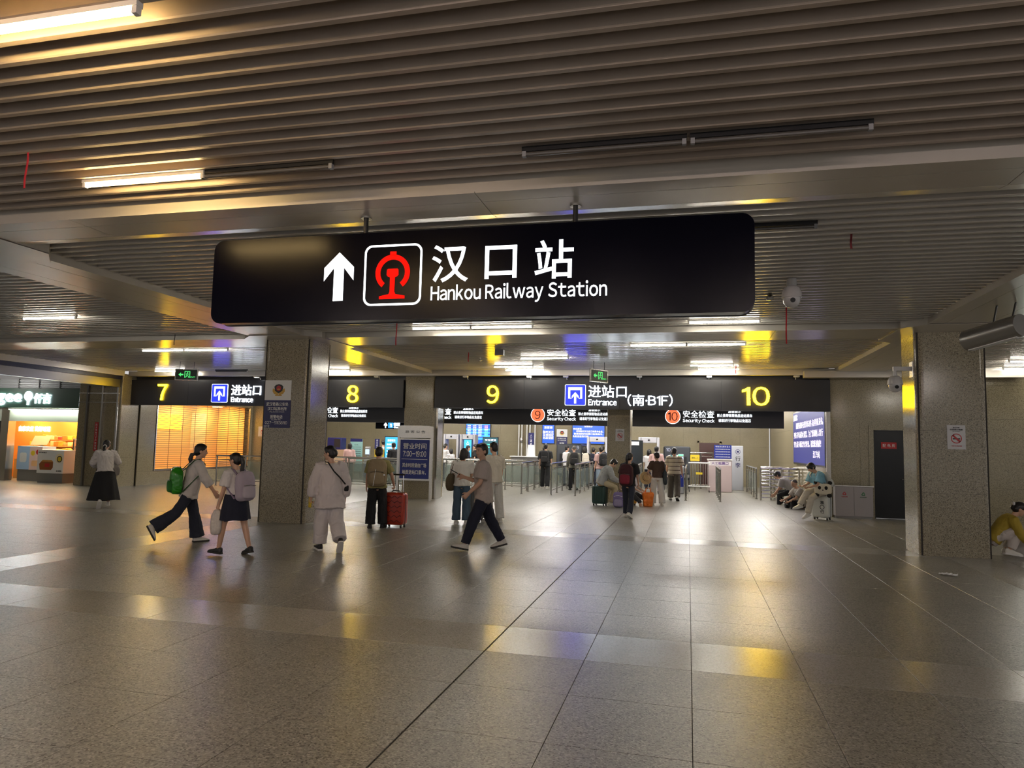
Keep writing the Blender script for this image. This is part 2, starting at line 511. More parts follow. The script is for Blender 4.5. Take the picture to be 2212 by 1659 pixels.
def beam(name, label, x0, x1, y0, y1, lines, along='x', step=3.05, tilt=0.0):
    """panelled beam casing; each soffit panel is a piece of its own with an open joint"""
    t = structure(name, label, ((x0+x1)/2, (y0+y1)/2, SOF)); t['_w'] = 1
    MB().box(x0+0.01, x1-0.01, y0+0.01, y1-0.01-(0.21 if tilt else 0), SOF+0.012, 4.15).build('beam_core', PANEL_MAT, t, world=True)
    g = 0.003
    if along == 'x':
        xs = [x0]; 
        while xs[-1]+step < x1-0.3: xs.append(xs[-1]+step)
        xs.append(x1)
        ys = [y0]+lines+[y1]
        for i in range(len(xs)-1):
            for j in range(len(ys)-1):
                if tilt and j == len(ys)-2:
                    a, b, c, d = xs[i]+g, xs[i+1]-g, ys[j]+g, ys[j+1]-g
                    MB().loft([[(a, c, SOF), (b, c, SOF), (b, d, SOF+tilt), (a, d, SOF+tilt)], [(a, c, SOF+0.015), (b, c, SOF+0.015), (b, d, SOF+tilt+0.015), (a, d, SOF+tilt+0.015)]]).build('soffit_panel', PANEL_MAT, t, world=True)
                    continue
                MB().box(xs[i]+g, xs[i+1]-g, ys[j]+g, ys[j+1]-g, SOF, SOF+0.015).build('soffit_panel', PANEL_MAT, t, world=True)
    else:
        ys = [y0]
        while ys[-1]+step < y1-0.3: ys.append(ys[-1]+step)
        ys.append(y1)
        xs = [x0]+lines+[x1]
        for i in range(len(xs)-1):
            for j in range(len(ys)-1):
                MB().box(xs[i]+g, xs[i+1]-g, ys[j]+g, ys[j+1]-g, SOF, SOF+0.015).build('soffit_panel', PANEL_MAT, t, world=True)
    return t
beam('trim_1', 'panelled ceiling beam above the large hanging sign', -26, 15.5, 5.42, 6.18, [5.64, 5.98], step=4.05, tilt=0.032)
beam('trim_2', 'panelled cross beam running between the two granite columns', -26, 15.5, 12.76, 13.86, [13.03, 13.6])
beam('trim_3', 'panelled ceiling beam running to the left granite column', -8.50, -7.32, 6.19, 12.75, [-8.2, -7.62], 'y')
beam('trim_4', 'panelled ceiling beam running to the right granite column', 3.66, 4.80, 6.19, 12.75, [3.9, 4.5], 'y')
beam('trim_5', 'panelled ceiling beam from left column to entrance pier', -8.50, -7.32, 13.87, 19.72, [-8.2, -7.62], 'y')
beam('trim_6', 'panelled ceiling beam from right column to the side wall', 3.66, 4.80, 13.87, 19.72, [3.9, 4.5], 'y')
def capital(name, label, cx, y0, y1):
    t = structure(name, label, (cx, (y0+y1)/2, SOF)); t['_w'] = 1
    w = 0.87; c = 0.34
    P = [(cx-w+c, y0), (cx+w-c, y0), (cx+w, y0+c), (cx+w, y1-c), (cx+w-c, y1), (cx-w+c, y1), (cx-w, y1-c), (cx-w, y0+c)]
    MB().loft([[(a, b, SOF-0.012) for a, b in P], [(a, b, SOF-0.001) for a, b in P]]).build('capital_panel', PANEL_MAT, t, world=True)
    MB().loft([[(a, b, SOF-0.008) for a, b in P], [(a, b, SLZ+0.03) for a, b in P]]).build('capital_edge', PANEL_MAT, t, world=True)
capital('trim_7', 'chamfered ceiling casing at head of left column', -7.91, 12.3, 14.4)
capital('trim_8', 'chamfered ceiling casing at head of right column', 4.23, 12.3, 14.4)
capital('trim_9', 'chamfered ceiling casing at the left picture edge', -7.91, 5.0, 6.75)

# ---------------------------------------------------------------- columns and piers: stacked granite slabs
def column(name, label, x0, x1, y0, y1, z1, mat, ch=0.11, zs=None, top=0.0):
    t = structure(name, label, ((x0+x1)/2, (y0+y1)/2, 0)); t['_w'] = 1
    i = 0.022
    MB().box(x0+i, x1-i, y0+i, y1-i, 0, z1).build('core', GROUT, t, world=True)
    zs = zs or [0, 1.02, 2.04, 3.06, z1]
    g = 0.0014; th = 0.022
    for a in range(len(zs)-1):
        za, zb = zs[a]+g, zs[a+1]-g
        MB().box(x0+ch+g, x1-ch-g, y0, y0+th, za, zb).build('slab', mat, t, world=True)
        MB().box(x0+ch+g, x1-ch-g, y1-th, y1, za, zb).build('slab', mat, t, world=True)
        MB().box(x0, x0+th, y0+ch+g, y1-ch-g, za, zb).build('slab', mat, t, world=True)
        MB().box(x1-th, x1, y0+ch+g, y1-ch-g, za, zb).build('slab', mat, t, world=True)
        if ch > 0.01:
            for cx, cy, sx, sy in ((x0, y0, 1, 1), (x1, y0, -1, 1), (x0, y1, 1, -1), (x1, y1, -1, -1)):
                # rounded corner piece
                outer = []; n = 5
                for k in range(n+1):
                    q = PI/2*k/n
                    outer.append((cx+sx*ch*(1-math.sin(q)), cy+sy*ch*(1-math.cos(q))))
                poly = outer+[(cx+sx*0.026, cy+sy*ch), (cx+sx*ch, cy+sy*0.026)][::1] if False else outer
                inner = [(cx+sx*(0.026+(ch-0.026)*(1-math.sin(PI/2*k/n))), cy+sy*(0.026+(ch-0.026)*(1-math.cos(PI/2*k/n)))) for k in range(n, -1, -1)]
                poly = poly+inner
                MB().loft([[(p, q, za) for p, q in poly], [(p, q, zb) for p, q in poly]]).build('corner_slab', mat, t, smooth=True, world=True)
    return t
column('wall_column_left', 'square speckled granite column carrying the police notice', -8.42, -7.40, 12.82, 13.72, 3.70, COLUMN_MAT)
column('wall_column_right', 'square speckled granite column carrying the no smoking notice', 3.70, 4.76, 13.10, 14.02, 3.70, COLUMN_MAT)
column('wall_pier_middle', 'granite pier between entrances eight and nine', -8.30, -7.36, 20.0, 20.9, 3.70, WALL_MAT, 0.04, [0, 0.9, 1.8, 2.7, 3.7])
column('wall_pillar_hall', 'slim granite pillar between entrances nine and ten', -2.36, -1.68, 21.5, 22.1, 3.6, WALL_MAT, 0.03, [0, 0.95, 1.9, 2.85, 3.6])
column('wall_pillar_shop', 'granite pillar between bakery and rolling grille', -19.75, -18.05, 19.55, 20.35, 3.70, WALL_MAT, 0.03, [0, 0.95, 1.9, 2.85, 3.7])
column('wall_pier_left', 'granite pier at far end of the rolling grille', -18.0, -16.75, 26.75, 27.3, 3.6, WALL_MAT, 0.03, [0, 0.95, 1.9, 2.85, 3.6])

def slabwall(name, label, fr, w, zs, step, mat, hole=None, th=0.03, back=0.25):
    """wall clad in slabs: fr origin at lower left corner of the face, slabs stand proud of a core"""
    t = structure(name, label, fr[0]); t['_w'] = 1
    o, r, u = (Vector(x) for x in fr); nrm = r.cross(u)
    H = zs[-1]; g = 0.0015
    def rect(a0, a1, b0, b1, d0, d1, nm, m):
        MB().prism([(a0, b0), (a1, b0), (a1, b1), (a0, b1)], fr, d0, d1).build(nm, m, t, world=True)
    spans = [(0, w, 0, H)] if not hole else [(0, hole[0], 0, H), (hole[1], w, 0, H), (hole[0], hole[1], hole[3], H)]+([(hole[0], hole[1], 0, hole[2])] if hole[2] > 0.01 else [])
    for a0, a1, b0, b1 in spans:
        if a1-a0 > 0.01 and b1-b0 > 0.01:
            rect(a0, a1, b0, b1, -back, -th, 'wall_core', GROUT)
    n = max(1, round(w/step)); xs = [w*i/n for i in range(n+1)]
    for i in range(n):
        for j in range(len(zs)-1):
            a0, a1, b0, b1 = xs[i]+g, xs[i+1]-g, zs[j]+g, zs[j+1]-g
            if hole:
                h0, h1, h2, h3 = hole
                if a0 >= h0-0.01 and a1 <= h1+0.01 and b0 >= h2-0.01 and b1 <= h3+0.01: continue
                if a0 < h1 and a1 > h0 and b0 < h3 and b1 > h2:
                    for c0, c1, e0, e1 in ((a0, min(a1, h0), b0, b1), (max(a0, h1), a1, b0, b1), (max(a0, h0), min(a1, h1), b0, min(b1, h2)), (max(a0, h0), min(a1, h1), max(b0, h3), b1)):
                        if c1-c0 > 0.02 and e1-e0 > 0.02: rect(c0, c1, e0, e1, -th, 0, 'slab', mat)
                    continue
            rect(a0, a1, b0, b1, -th, 0, 'slab', mat)
    return t
# wall with the black service door, facing the camera
slabwall('wall_right', 'speckled granite wall around the black service door', ((3.60, 20.0, 0), (1, 0, 0), (0, 0, 1)), 4.5, [0, 0.85, 1.7, 2.55, 3.4, 3.7], 1.1, WALL_MAT, hole=(1.02, 1.92, 0.0, 2.24), back=0.4)
# side wall of the hall, carries the LED screen
slabwall('wall_hall_side', 'polished stone side wall behind the violet notice screen', ((3.58, 34.0, 0), (0, -1, 0), (0, 0, 1)), 13.9, [0, 1.2, 2.4, 3.6], 1.2, MARBLE_MAT)
slabwall('wall_back', 'polished beige stone back wall of the security hall', ((-19.0, 34.0, 0), (1, 0, 0), (0, 0, 1)), 22.55, [0, 0.9, 1.8, 2.7, 3.6], 1.25, MARBLE_MAT)
slabwall('wall_left', 'stone wall holding the rolling grille', ((-18.0, 20.36, 0), (0, 1, 0), (0, 0, 1)), 6.4, [0, 0.46, 1.3, 2.1, 2.9, 3.6], 1.6, WALL_MAT, hole=(0.75, 6.25, 0.46, 2.95))
slabwall('wall_hall_left', 'stone wall closing the security hall on its left', ((-18.6, 27.3, 0), (0, 1, 0), (0, 0, 1)), 6.7, [0, 1.2, 2.4, 3.6], 1.3, MARBLE_MAT)
slabwall('wall_far_right', 'pale stone wall beyond the right column', ((8.1, 26.0, 0), (1, 0, 0), (0, 0, 1)), 8.0, [0, 1.2, 2.4, 3.6], 1.3, MARBLE_MAT)
struct(MB().box(-27, 16, 20.42, 36, 3.60, 3.75).build('ceiling_hall', PANEL_MAT), 'plain panel ceiling of the security hall')
struct(MB().box(-26.6, -26.4, 8, 22, 0, 3.7).build('wall_far_left', WALL_MAT), 'stone wall far left of the bakery passage')
# white gutter edge and fascia over the entrance signs
t = structure('trim_10', 'white metal edge strip above the entrance signs', (-7, 19.8, 3.6)); t['_w'] = 1
MB().box(-18.0, 8.1, 19.72, 20.02, 3.64, 3.80).build('edge_strip', PANEL_MAT, t, world=True)
MB().box(2.9, 8.1, 19.45, 19.72, 3.55, 3.72).build('edge_box', PANEL_MAT, t, world=True)
struct(MB().box(-18.0, 3.6, 20.1, 20.42, 2.72, 4.2).build('wall_lintel', CHARCOAL), 'dark lintel wall behind the entrance signs')

# ================================================================ SIGNS
# ---------------------------------------------------------------- the large hanging station sign
t = wthing('hanging_station_sign', 'large black hanging sign with arrow, red railway emblem and white lettering', 'sign', (-1.95, 5.80, 3.70))
SY = 5.80
fr = FRONT(-1.95, SY, 3.135)
MB().prism(rrect(4.92, 0.80, 0.10, 8), fr, -0.16, 0.0).build('sign_box', BLACKSIGN, t, world=True, smooth=True)
MB().ringprism(rrect(4.93, 0.81, 0.105, 8), rrect(4.88, 0.76, 0.08, 8), fr, -0.165, -0.145).build('back_rim', CHARCOAL, t, world=True)
for x in (-2.875, -0.935):
    MB().tube([(x, 5.87, 3.53), (x, 5.87, 3.70)], 0.022, 12).build('hanger_rod', BLACK_PL, t, world=True, smooth=True)
    MB().tube([(x, 5.87, 3.690), (x, 5.87, 3.70)], 0.05, 16).build('ceiling_flange', STEEL, t, world=True, smooth=True)
arrow = [(-0.05, -0.225), (0.05, -0.225), (0.05, 0.08), (0.148, -0.04), (0.148, 0.085), (0, 0.225), (-0.148, 0.085), (-0.148, -0.04), (-0.05, 0.08)]
afr = FRONT(-3.09, SY, 3.142)
MB().prism(arrow, afr, 0.0005, 0.003).build('arrow', WHITE_LIT, t, world=True)
efr = FRONT(-2.563, SY, 3.140)
MB().ringprism(rrect(0.555, 0.555, 0.075, 8), rrect(0.515, 0.515, 0.058, 8), efr, 0.0005, 0.003).build('emblem_frame', WHITE_LIT, t, world=True)
# railway emblem: open ring over a rail section
out = []; inn = []
for k in range(41):
    a = math.radians(-52+284*k/40)
    out.append((0.165*math.cos(a), 0.02+0.165*math.sin(a))); inn.append((0.118*math.cos(a), 0.02+0.118*math.sin(a)))
e = MB()
o_, r_, u_ = (Vector(x) for x in efr); n_ = r_.cross(u_)
def P3(a, b, d): return tuple(o_+r_*a+u_*b+n_*d)
for k in range(40):
    q = [out[k], out[k+1], inn[k+1], inn[k]]
    e.loft([[P3(a, b, 0.0005) for a, b in q], [P3(a, b, 0.004) for a, b in q]])
e.prism([(-0.03, 0.175), (0.03, 0.175), (0.03, 0.212), (-0.03, 0.212)], efr, 0.0005, 0.004)
half = [(0.055, 0.045), (0.057, 0.0), (0.045, -0.015), (0.024, -0.022), (0.022, -0.15), (0.032, -0.175), (0.122, -0.192), (0.122, -0.218)]
poly = [(-0.045, 0.055)]+[(-a, b) for a, b in half]+[(a, b) for a, b in half[::-1]]+[(0.045, 0.055)]
e.prism(poly, efr, 0.0005, 0.004)
e.build('railway_emblem', RED_LIT, t, world=True)
tf = FRONT(0, SY, 0)
for ch, cx, w in (('汉', -2.025, 0.335), ('口', -1.565, 0.285), ('站', -1.10, 0.335)):
    txt(ch, WHITE_LIT, t, tf, (cx, 3.222 if ch != '口' else 3.216, w, 0.335 if ch != '口' else 0.29), bold=0.012, keep=False, name='character')
txt('Hankou Railway Station', WHITE_LIT, t, tf, (-1.423, 2.945, 1.545, 0.172), bold=0.012, keep=False, spacing=0.95)

# ---------------------------------------------------------------- entrance fascia signs
def entrance_icon(parent, cx, cz, y, s=0.60):
    f = FRONT(cx, y, cz)
    MB().prism(rrect(s, s, 0.035*s/0.6), f, 0.0, 0.02).build('icon_rim', WHITE_LIT, parent, world=True)
    MB().prism(rrect(s*0.94, s*0.94, 0.03), f, 0.02, 0.024).build('icon_field', BLUE_LIT, parent, world=True)
    k = s/0.6
    gate = MB()
    gate.prism([(-0.20*k, 0.14*k), (0.20*k, 0.14*k), (0.20*k, 0.22*k), (-0.20*k, 0.22*k)], f, 0.024, 0.03)
    for q in (-1, 1):
        a0, a1 = sorted((q*0.14*k, q*0.20*k))
        gate.prism([(a0, -0.08*k), (a1, -0.08*k), (a1, 0.14*k), (a0, 0.14*k)], f, 0.024, 0.03)
        b0, b1 = sorted((q*0.11*k, q*0.20*k))
        gate.prism([(b0, -0.105*k), (b1, -0.105*k), (b1, -0.08*k), (b0, -0.08*k)], f, 0.024, 0.03)
    gate.build('gate_symbol', WHITE_LIT, parent, world=True)
    A = [(-0.032*k, -0.24*k), (0.032*k, -0.24*k), (0.032*k, -0.03*k), (0.10*k, -0.10*k), (0.10*k, -0.03*k), (0, 0.085*k), (-0.10*k, -0.03*k), (-0.10*k, -0.10*k), (-0.032*k, -0.03*k)]
    MB().prism(A, f, 0.024, 0.03).build('arrow', WHITE_LIT, parent, world=True)
EY = 20.0
def fascia(label, x0, x1, nums, icon=None):
    t = wthing('entrance_sign', label, 'sign', ((x0+x1)/2, EY, 2.70), 'dark entrance signs above the openings')
    n = max(2, round((x1-x0)/2.75)); w = (x1-x0)/n
    for i in range(n):
        MB().box(x0+i*w+0.002, x0+(i+1)*w-0.002, EY-0.06, EY+0.08, 2.70, 3.53).build('sign_panel', CHARCOAL, t, world=True)
    f = FRONT(0, EY-0.06, 0)
    for s, cx, cz, w_, h_ in nums:
        txt(s, YEL_LIT, t, f, (cx, cz, w_, h_), name='numeral', bold=0.004, depth=0.05, keep=False, side=YEL_SIDE)
    if icon:
        ix, tx = icon
        entrance_icon(t, ix, 3.10, EY-0.061)
        txt('进站口', WHITE_LIT2, t, f, (tx+0.535, 3.205, 1.07, 0.34), bold=0.004, depth=0.03, keep=False, side=WHITE_SIDE)
        txt('Entrance', WHITE_LIT2, t, f, (tx+0.40, 2.895, 0.79, 0.165), bold=0.008, depth=0.03, keep=False, side=WHITE_SIDE)
    return t
tA = fascia('dark sign with yellow numbers seven and eight left of the pier', -18.35, -8.32, [('7', -16.8, 3.12, 0.36, 0.53), ('8', -9.97, 3.095, 0.37, 0.53)], (-14.65, -14.22))
tB = fascia('dark sign with yellow numbers nine and ten, right of the pier', -7.32, 3.60, [('9', -5.52, 3.105, 0.36, 0.53), ('10', 1.755, 3.09, 0.70, 0.50)], (-3.10, -2.73))
txt('(南·B1F)', WHITE_LIT2, tB, FRONT(0, EY-0.06, 0), (-1.02, 2.965, 1.22, 0.33), bold=0.004, depth=0.03, keep=False, side=WHITE_SIDE)
# little spot lamps clipped to the top edge of the fascia
LAMP_SPOT = M('spot_face_lit', (0.9, 0.9, 0.9), 0.4, emit=(1, 0.97, 0.92), es=6.0)
spots = [(-15.9, 'above the seven'), (-13.2, 'above the left entrance words'), (-11.0, 'left of the eight'), (-9.1, 'right of the eight'), (-6.3, 'left of the nine'), (-4.4, 'right of the nine'), (-3.35, 'above the blue entrance icon'), (-1.3, 'above the bracketed words'), (0.55, 'left of the ten'), (2.75, 'right of the ten')]
for x, w in spots:
    s = wthing('sign_spot_lamp', 'small white spot lamp clipped to sign edge '+w, 'lamp', (x, 19.95, 3.53), 'little spot lamps on the entrance signs')
    MB().tube([(x, 19.96, 3.53), (x, 19.90, 3.60), (x, 19.72, 3.605)], 0.012, 8).build('arm', WHITE_PL, s, world=True, smooth=True)
    MB().box(x-0.07, x+0.07, 19.66, 19.78, 3.585, 3.625).build('lamp_head', WHITE_PL, s, world=True)
    MB().box(x-0.055, x+0.055, 19.68, 19.76, 3.578, 3.585).build('lamp_face', LAMP_SPOT if w in ('right of the nine', 'left of the ten', 'above the left entrance words') else WHITE_PL, s, world=True)

# ---------------------------------------------------------------- security check signs hung deeper in the openings
def security(label, x0, x1, items):
    y = 21.6
    t = wthing('security_sign', label, 'sign', ((x0+x1)/2, y, 2.29), 'black security check signs')
    MB().box(x0, x1, y, y+0.14, 2.29, 2.86).build('sign_box', CHARCOAL, t, world=True)
    f = FRONT(0, y, 0)
    for num, cx in items:
        if num:
            g = FRONT(cx, y, 2.60)
            MB().prism(circle(0.225, 36), g, 0.0, 0.012).build('disc_rim', WHITE_LIT, t, world=True)
            MB().prism(circle(0.205, 36), g, 0.012, 0.016).build('number_disc', ORANGE_LIT, t, world=True)
            txt(num, PRINT_BLACK, t, g, (0, 0, 0.30, 0.25), name='numeral', lift=0.016, bold=-0.005)
        txt('安全检查', WHITE_LIT3, t, f, (cx+0.74, 2.675, 0.89, 0.21), bold=0.006, keep=False)
        txt('Security Check', WHITE_LIT3, t, f, (cx+0.74, 2.475, 0.90, 0.13), bold=0.010, keep=False)
        txt('温馨提示', WHITE_LIT3, t, f, (cx+1.75, 2.775, 0.36, 0.10), bold=0.0, keep=False)
        txt('禁止携带禁限物品进站乘车', WHITE_LIT3, t, f, (cx+1.75, 2.645, 0.98, 0.095), bold=0.0, keep=False)
        txt('请拿好行李物品以免遗忘', WHITE_LIT3, t, f, (cx+1.75, 2.50, 0.90, 0.095), bold=0.0, keep=False)
    for x in (x0+0.3, x1-0.3): MB().tube([(x, y+0.07, 2.85), (x, y+0.07, 3.60)], 0.015, 8).build('hanger_rod', STEEL_D, t, world=True)
    return t
security('black security sign under the yellow eight', -13.3, -8.95, [('8', -12.5)])
security('black security sign with orange nine disc under the entrance icon', -8.6, -2.38, [('8', -8.53), ('9', -4.52)])
security('black security sign with orange ten disc right of slim pillar', -1.62, 2.66, [('10', -0.44)])

# directional sign further inside entrance eight
t = wthing('hanging_direction_sign', 'small black hanging sign with white arrow inside entrance eight', 'sign', (-10.5, 24.0, 2.12))
MB().box(-11.05, -9.6, 24.0, 24.1, 2.13, 2.39).build('sign_box', BLACKSIGN, t, world=True)
f = FRONT(0, 24.0, 0)
MB().prism([(a*0.4, b*0.4) for a, b in arrow], FRONT(-10.66, 24.0, 2.262), 0.0005, 0.004).build('arrow', WHITE_LIT2, t, world=True)
MB().prism(rrect(0.20, 0.19, 0.02), FRONT(-10.46, 24.0, 2.262), 0.0005, 0.004).build('icon_field', SCREEN_CYAN, t, world=True)
MB().prism([(-0.03, -0.07), (0.0, -0.07), (0.0, 0.02), (0.03, 0.02), (0.03, -0.07), (0.05, -0.07), (0.05, 0.06), (-0.03, 0.06)], FRONT(-10.46, 24.0, 2.262), 0.004, 0.006).build('icon_figure', WHITE_LIT, t, world=True)
txt('检票', WHITE_LIT2, t, f, (-10.22, 2.30, 0.24, 0.12), bold=0.02, keep=False)
txt('Check', WHITE_LIT2, t, f, (-10.22, 2.19, 0.22, 0.06), bold=0.02, keep=False)
for x in (-10.9, -9.75): MB().tube([(x, 24.05, 2.38), (x, 24.05, 3.60)], 0.012, 8).build('hanger_rod', STEEL, t, world=True)

# ---------------------------------------------------------------- police notice on the left column
def emblem(parent, fr, s, world=True):
    """shield badge: gold wings, dark shield, red disc"""
    sh = [(-0.5, 0.32), (-0.3, 0.5), (0, 0.56), (0.3, 0.5), (0.5, 0.32), (0.42, -0.12), (0, -0.38), (-0.42, -0.12)]
    w = []
    for q in (-1, 1):
        MB().prism([(q*a*s, b*s) for a, b in ((0.40, -0.02), (0.66, 0.14), (0.70, -0.16), (0.52, -0.42), (0.1, -0.58), (0.0, -0.42))][::q], fr, 0.0005, 0.002).build('badge_wing', PRINT_GOLD, parent, world=world)
    MB().prism([(a*s*1.0, b*s) for a, b in sh], fr, 0.002, 0.003).build('badge_shield', PRINT_BLACK, parent, world=world)
    MB().prism(circle(0.27*s, 24, 0, 0.14*s), fr, 0.003, 0.004).build('badge_disc', PRINT_RED, parent, world=world)
    MB().prism([(-0.17*s, -0.0*s), (0.17*s, -0.0*s), (0.10*s, 0.10*s), (-0.10*s, 0.10*s)], fr, 0.004, 0.005).build('badge_gate', PRINT_GOLD, parent, world=world)
    MB().prism([(-0.4*s, -0.62*s), (0.4*s, -0.62*s), (0.34*s, -0.52*s), (-0.34*s, -0.52*s)], fr, 0.0005, 0.002).build('badge_ribbon', PRINT_GOLD, parent, world=world)
t = wthing('police_notice', 'white and navy police station notice on left granite column', 'notice', (-8.06, 12.818, 2.37))
f0 = FRONT(-8.065, 12.818, 0)
plate('white_board', f0, 0.595, 0.405, PRINT_WHITE, t, 0, 0.006, 0, 2.648)
plate('navy_board', f0, 0.60, 0.555, PRINT_NAVY, t, 0, 0.006, 0, 2.168)
emblem(t, FRONT(-8.05, 12.811, 2.66), 0.20)
f1 = FRONT(-8.065, 12.812, 0)
txt('武汉铁路公安处', PRINT_WHITE, t, f1, (0, 2.365, 0.50, 0.075), bold=0.01, keep=False)
txt('汉口站派出所', PRINT_WHITE, t, f1, (0, 2.275, 0.43, 0.075), bold=0.01, keep=False)
txt('POLICE STATION', PRINT_WHITE, t, f1, (0, 2.21, 0.33, 0.024), keep=False)
txt('报警电话', PRINT_WHITE, t, f1, (-0.01, 2.11, 0.28, 0.075), bold=0.01, keep=False)
txt('ALARM TEL', PRINT_WHITE, t, f1, (-0.01, 2.052, 0.22, 0.024), keep=False)
txt('027-51138110', PRINT_WHITE, t, f1, (-0.01, 1.99, 0.50, 0.062), bold=0.005, keep=False)
txt('217号', PRINT_WHITE, t, f1, (-0.22, 1.915, 0.13, 0.045), keep=False)

# no smoking notices
def nosmoke(label, fr, w, h, top, mark=0.13):
    t = wthing('no_smoking_notice', label, 'notice', fr[0], 'no smoking notices')
    plate('notice_board', fr, w, h, M('notice_pale', (0.62, 0.61, 0.62), 0.4), t, 0, 0.005)
    o = Vector(fr[0]); nrm = Vector(fr[1]).cross(Vector(fr[2]))
    g = (tuple(o+nrm*0.005), fr[1], fr[2])
    r = mark*w/0.27
    MB().ringprism(circle(r*0.62, 28, 0, -0.02), circle(r*0.52, 28, 0, -0.02), g, 0.0, 0.002).build('red_ring', PRINT_RED, t, world=True)
    s = r*0.42
    MB().prism([(-s-0.01, -0.02+s-0.01), (-s+0.01, -0.02+s+0.01), (s+0.01, -0.02-s+0.01), (s-0.01, -0.02-s-0.01)][::-1], g, 0.001, 0.002).build('red_bar', PRINT_RED, t, world=True)
    MB().prism([(-s, -0.035), (s, -0.035), (s, -0.015), (-s, -0.015)], g, 0.0, 0.001).build('cigarette', PRINT_BLACK, t, world=True)
    if top:
        txt('本区域', PRINT_BLACK, t, g, (0, h*0.40, w*0.36, h*0.055), bold=0.01, keep=False)
        txt('全面禁止吸烟', PRINT_BLACK, t, g, (0, h*0.32, w*0.70, h*0.06), bold=0.01, keep=False)
        txt('No smoking', PRINT_BLACK, t, g, (0, h*0.25, w*0.4, h*0.03), keep=False)
    txt('请勿吸烟', PRINT_RED, t, g, (0, -h*0.36, w*0.55, h*0.04), keep=False)
    return t
nosmoke('grey no smoking notice on the right granite column', FRONT(4.27, 13.098, 1.94), 0.27, 0.395, True)
nosmoke('grey no smoking notice on the slim hall pillar', FRONT(-1.98, 21.498, 2.02), 0.26, 0.36, True)
nosmoke('small pale no smoking notice beside the rolling grille', FRONT(-17.45, 26.748, 1.98), 0.46, 0.42, False, 0.10)

# ---------------------------------------------------------------- opening hours board standing before the pier
t = wthing('opening_hours_board', 'steel framed stand with blue opening hours board before the pier', 'notice board', (-7.72, 19.5, 0))
by = 19.5
for x in (-8.22, -7.20):
    MB().box(x-0.035, x+0.035, by-0.03, by+0.04, 0.0, 2.13).build('post', STEEL, t, world=True)
MB().box(-8.19, -7.23, by-0.01, by+0.05, 0.56, 0.585).build('bottom_rail', STEEL, t, world=True)
MB().prism(rrect(0.96, 0.36, 0.04), FRONT(-7.71, by-0.005, 1.97), -0.05, 0.02).build('header_panel', STEEL, t, world=True)
txt('旅 客 公 告', PRINT_BLACK, t, FRONT(-7.71, by-0.026, 1.97), (0, 0, 0.62, 0.075), keep=False)
plate('board_frame', FRONT(-7.71, by-0.005, 1.175), 0.96, 1.19, STEEL, t, -0.03, 0.01)
plate('blue_board', FRONT(-7.71, by-0.015, 1.175), 0.90, 1.12, PRINT_BLUE, t, 0, 0.008)
g = FRONT(-7.71, by-0.0235, 1.175)
txt('营业时间', PRINT_WHITE, t, g, (0.0, 0.38, 0.72, 0.17), bold=0.012, keep=False)
txt('7:00-19:00', PRINT_WHITE, t, g, (0, 0.155, 0.72, 0.165), bold=0.015, keep=False)
plate('divider_line', g, 0.80, 0.013, PRINT_WHITE, t, 0, 0.003, 0, 0.0)
txt('其余时段请由广场', PRINT_WHITE, t, g, (0.0, -0.175, 0.74, 0.13), bold=0.012, keep=False)
txt('地面进站口乘车。', PRINT_WHITE, t, g, (0.0, -0.375, 0.74, 0.13), bold=0.012, keep=False)

# ---------------------------------------------------------------- violet LED notice screen on the side wall
t = wthing('led_notice_screen', 'tall violet LED notice screen on the hall side wall', 'screen', (3.5, 23.0, 1.24))
lf = ((3.52, 23.05, 2.10), (0, -1, 0), (0, 0, 1))
plate('screen_case', lf, 5.8, 1.72, BLACK_PL, t, -0.04, 0.03)
plate('led_panel', lf, 5.66, 1.62, SCREEN_LED, t, 0.03, 0.034)
lf2 = ((3.486, 23.05, 2.10), (0, -1, 0), (0, 0, 1))
LED_TXT = M('led_text', (0.8, 0.7, 0.8), 0.4, emit=(0.93, 0.78, 1.0), es=0.6)
for s, ca, cb, w in (('各位旅客:', -2.3, 0.66, 0.9), ('请提前备好有效乘车证件,有序排队进站,', 0.25, 0.38, 4.9), ('列车开车前停止检票。为了您和他人出行', 0.0, 0.08, 5.3), ('安全,请主动配合安全检查。祝您旅途愉快!', -0.15, -0.22, 5.0), ('汉口车站', 1.6, -0.52, 1.1)):
    txt(s, LED_TXT, t, lf2, (ca, cb, w, 0.205), bold=0.0, keep=False)

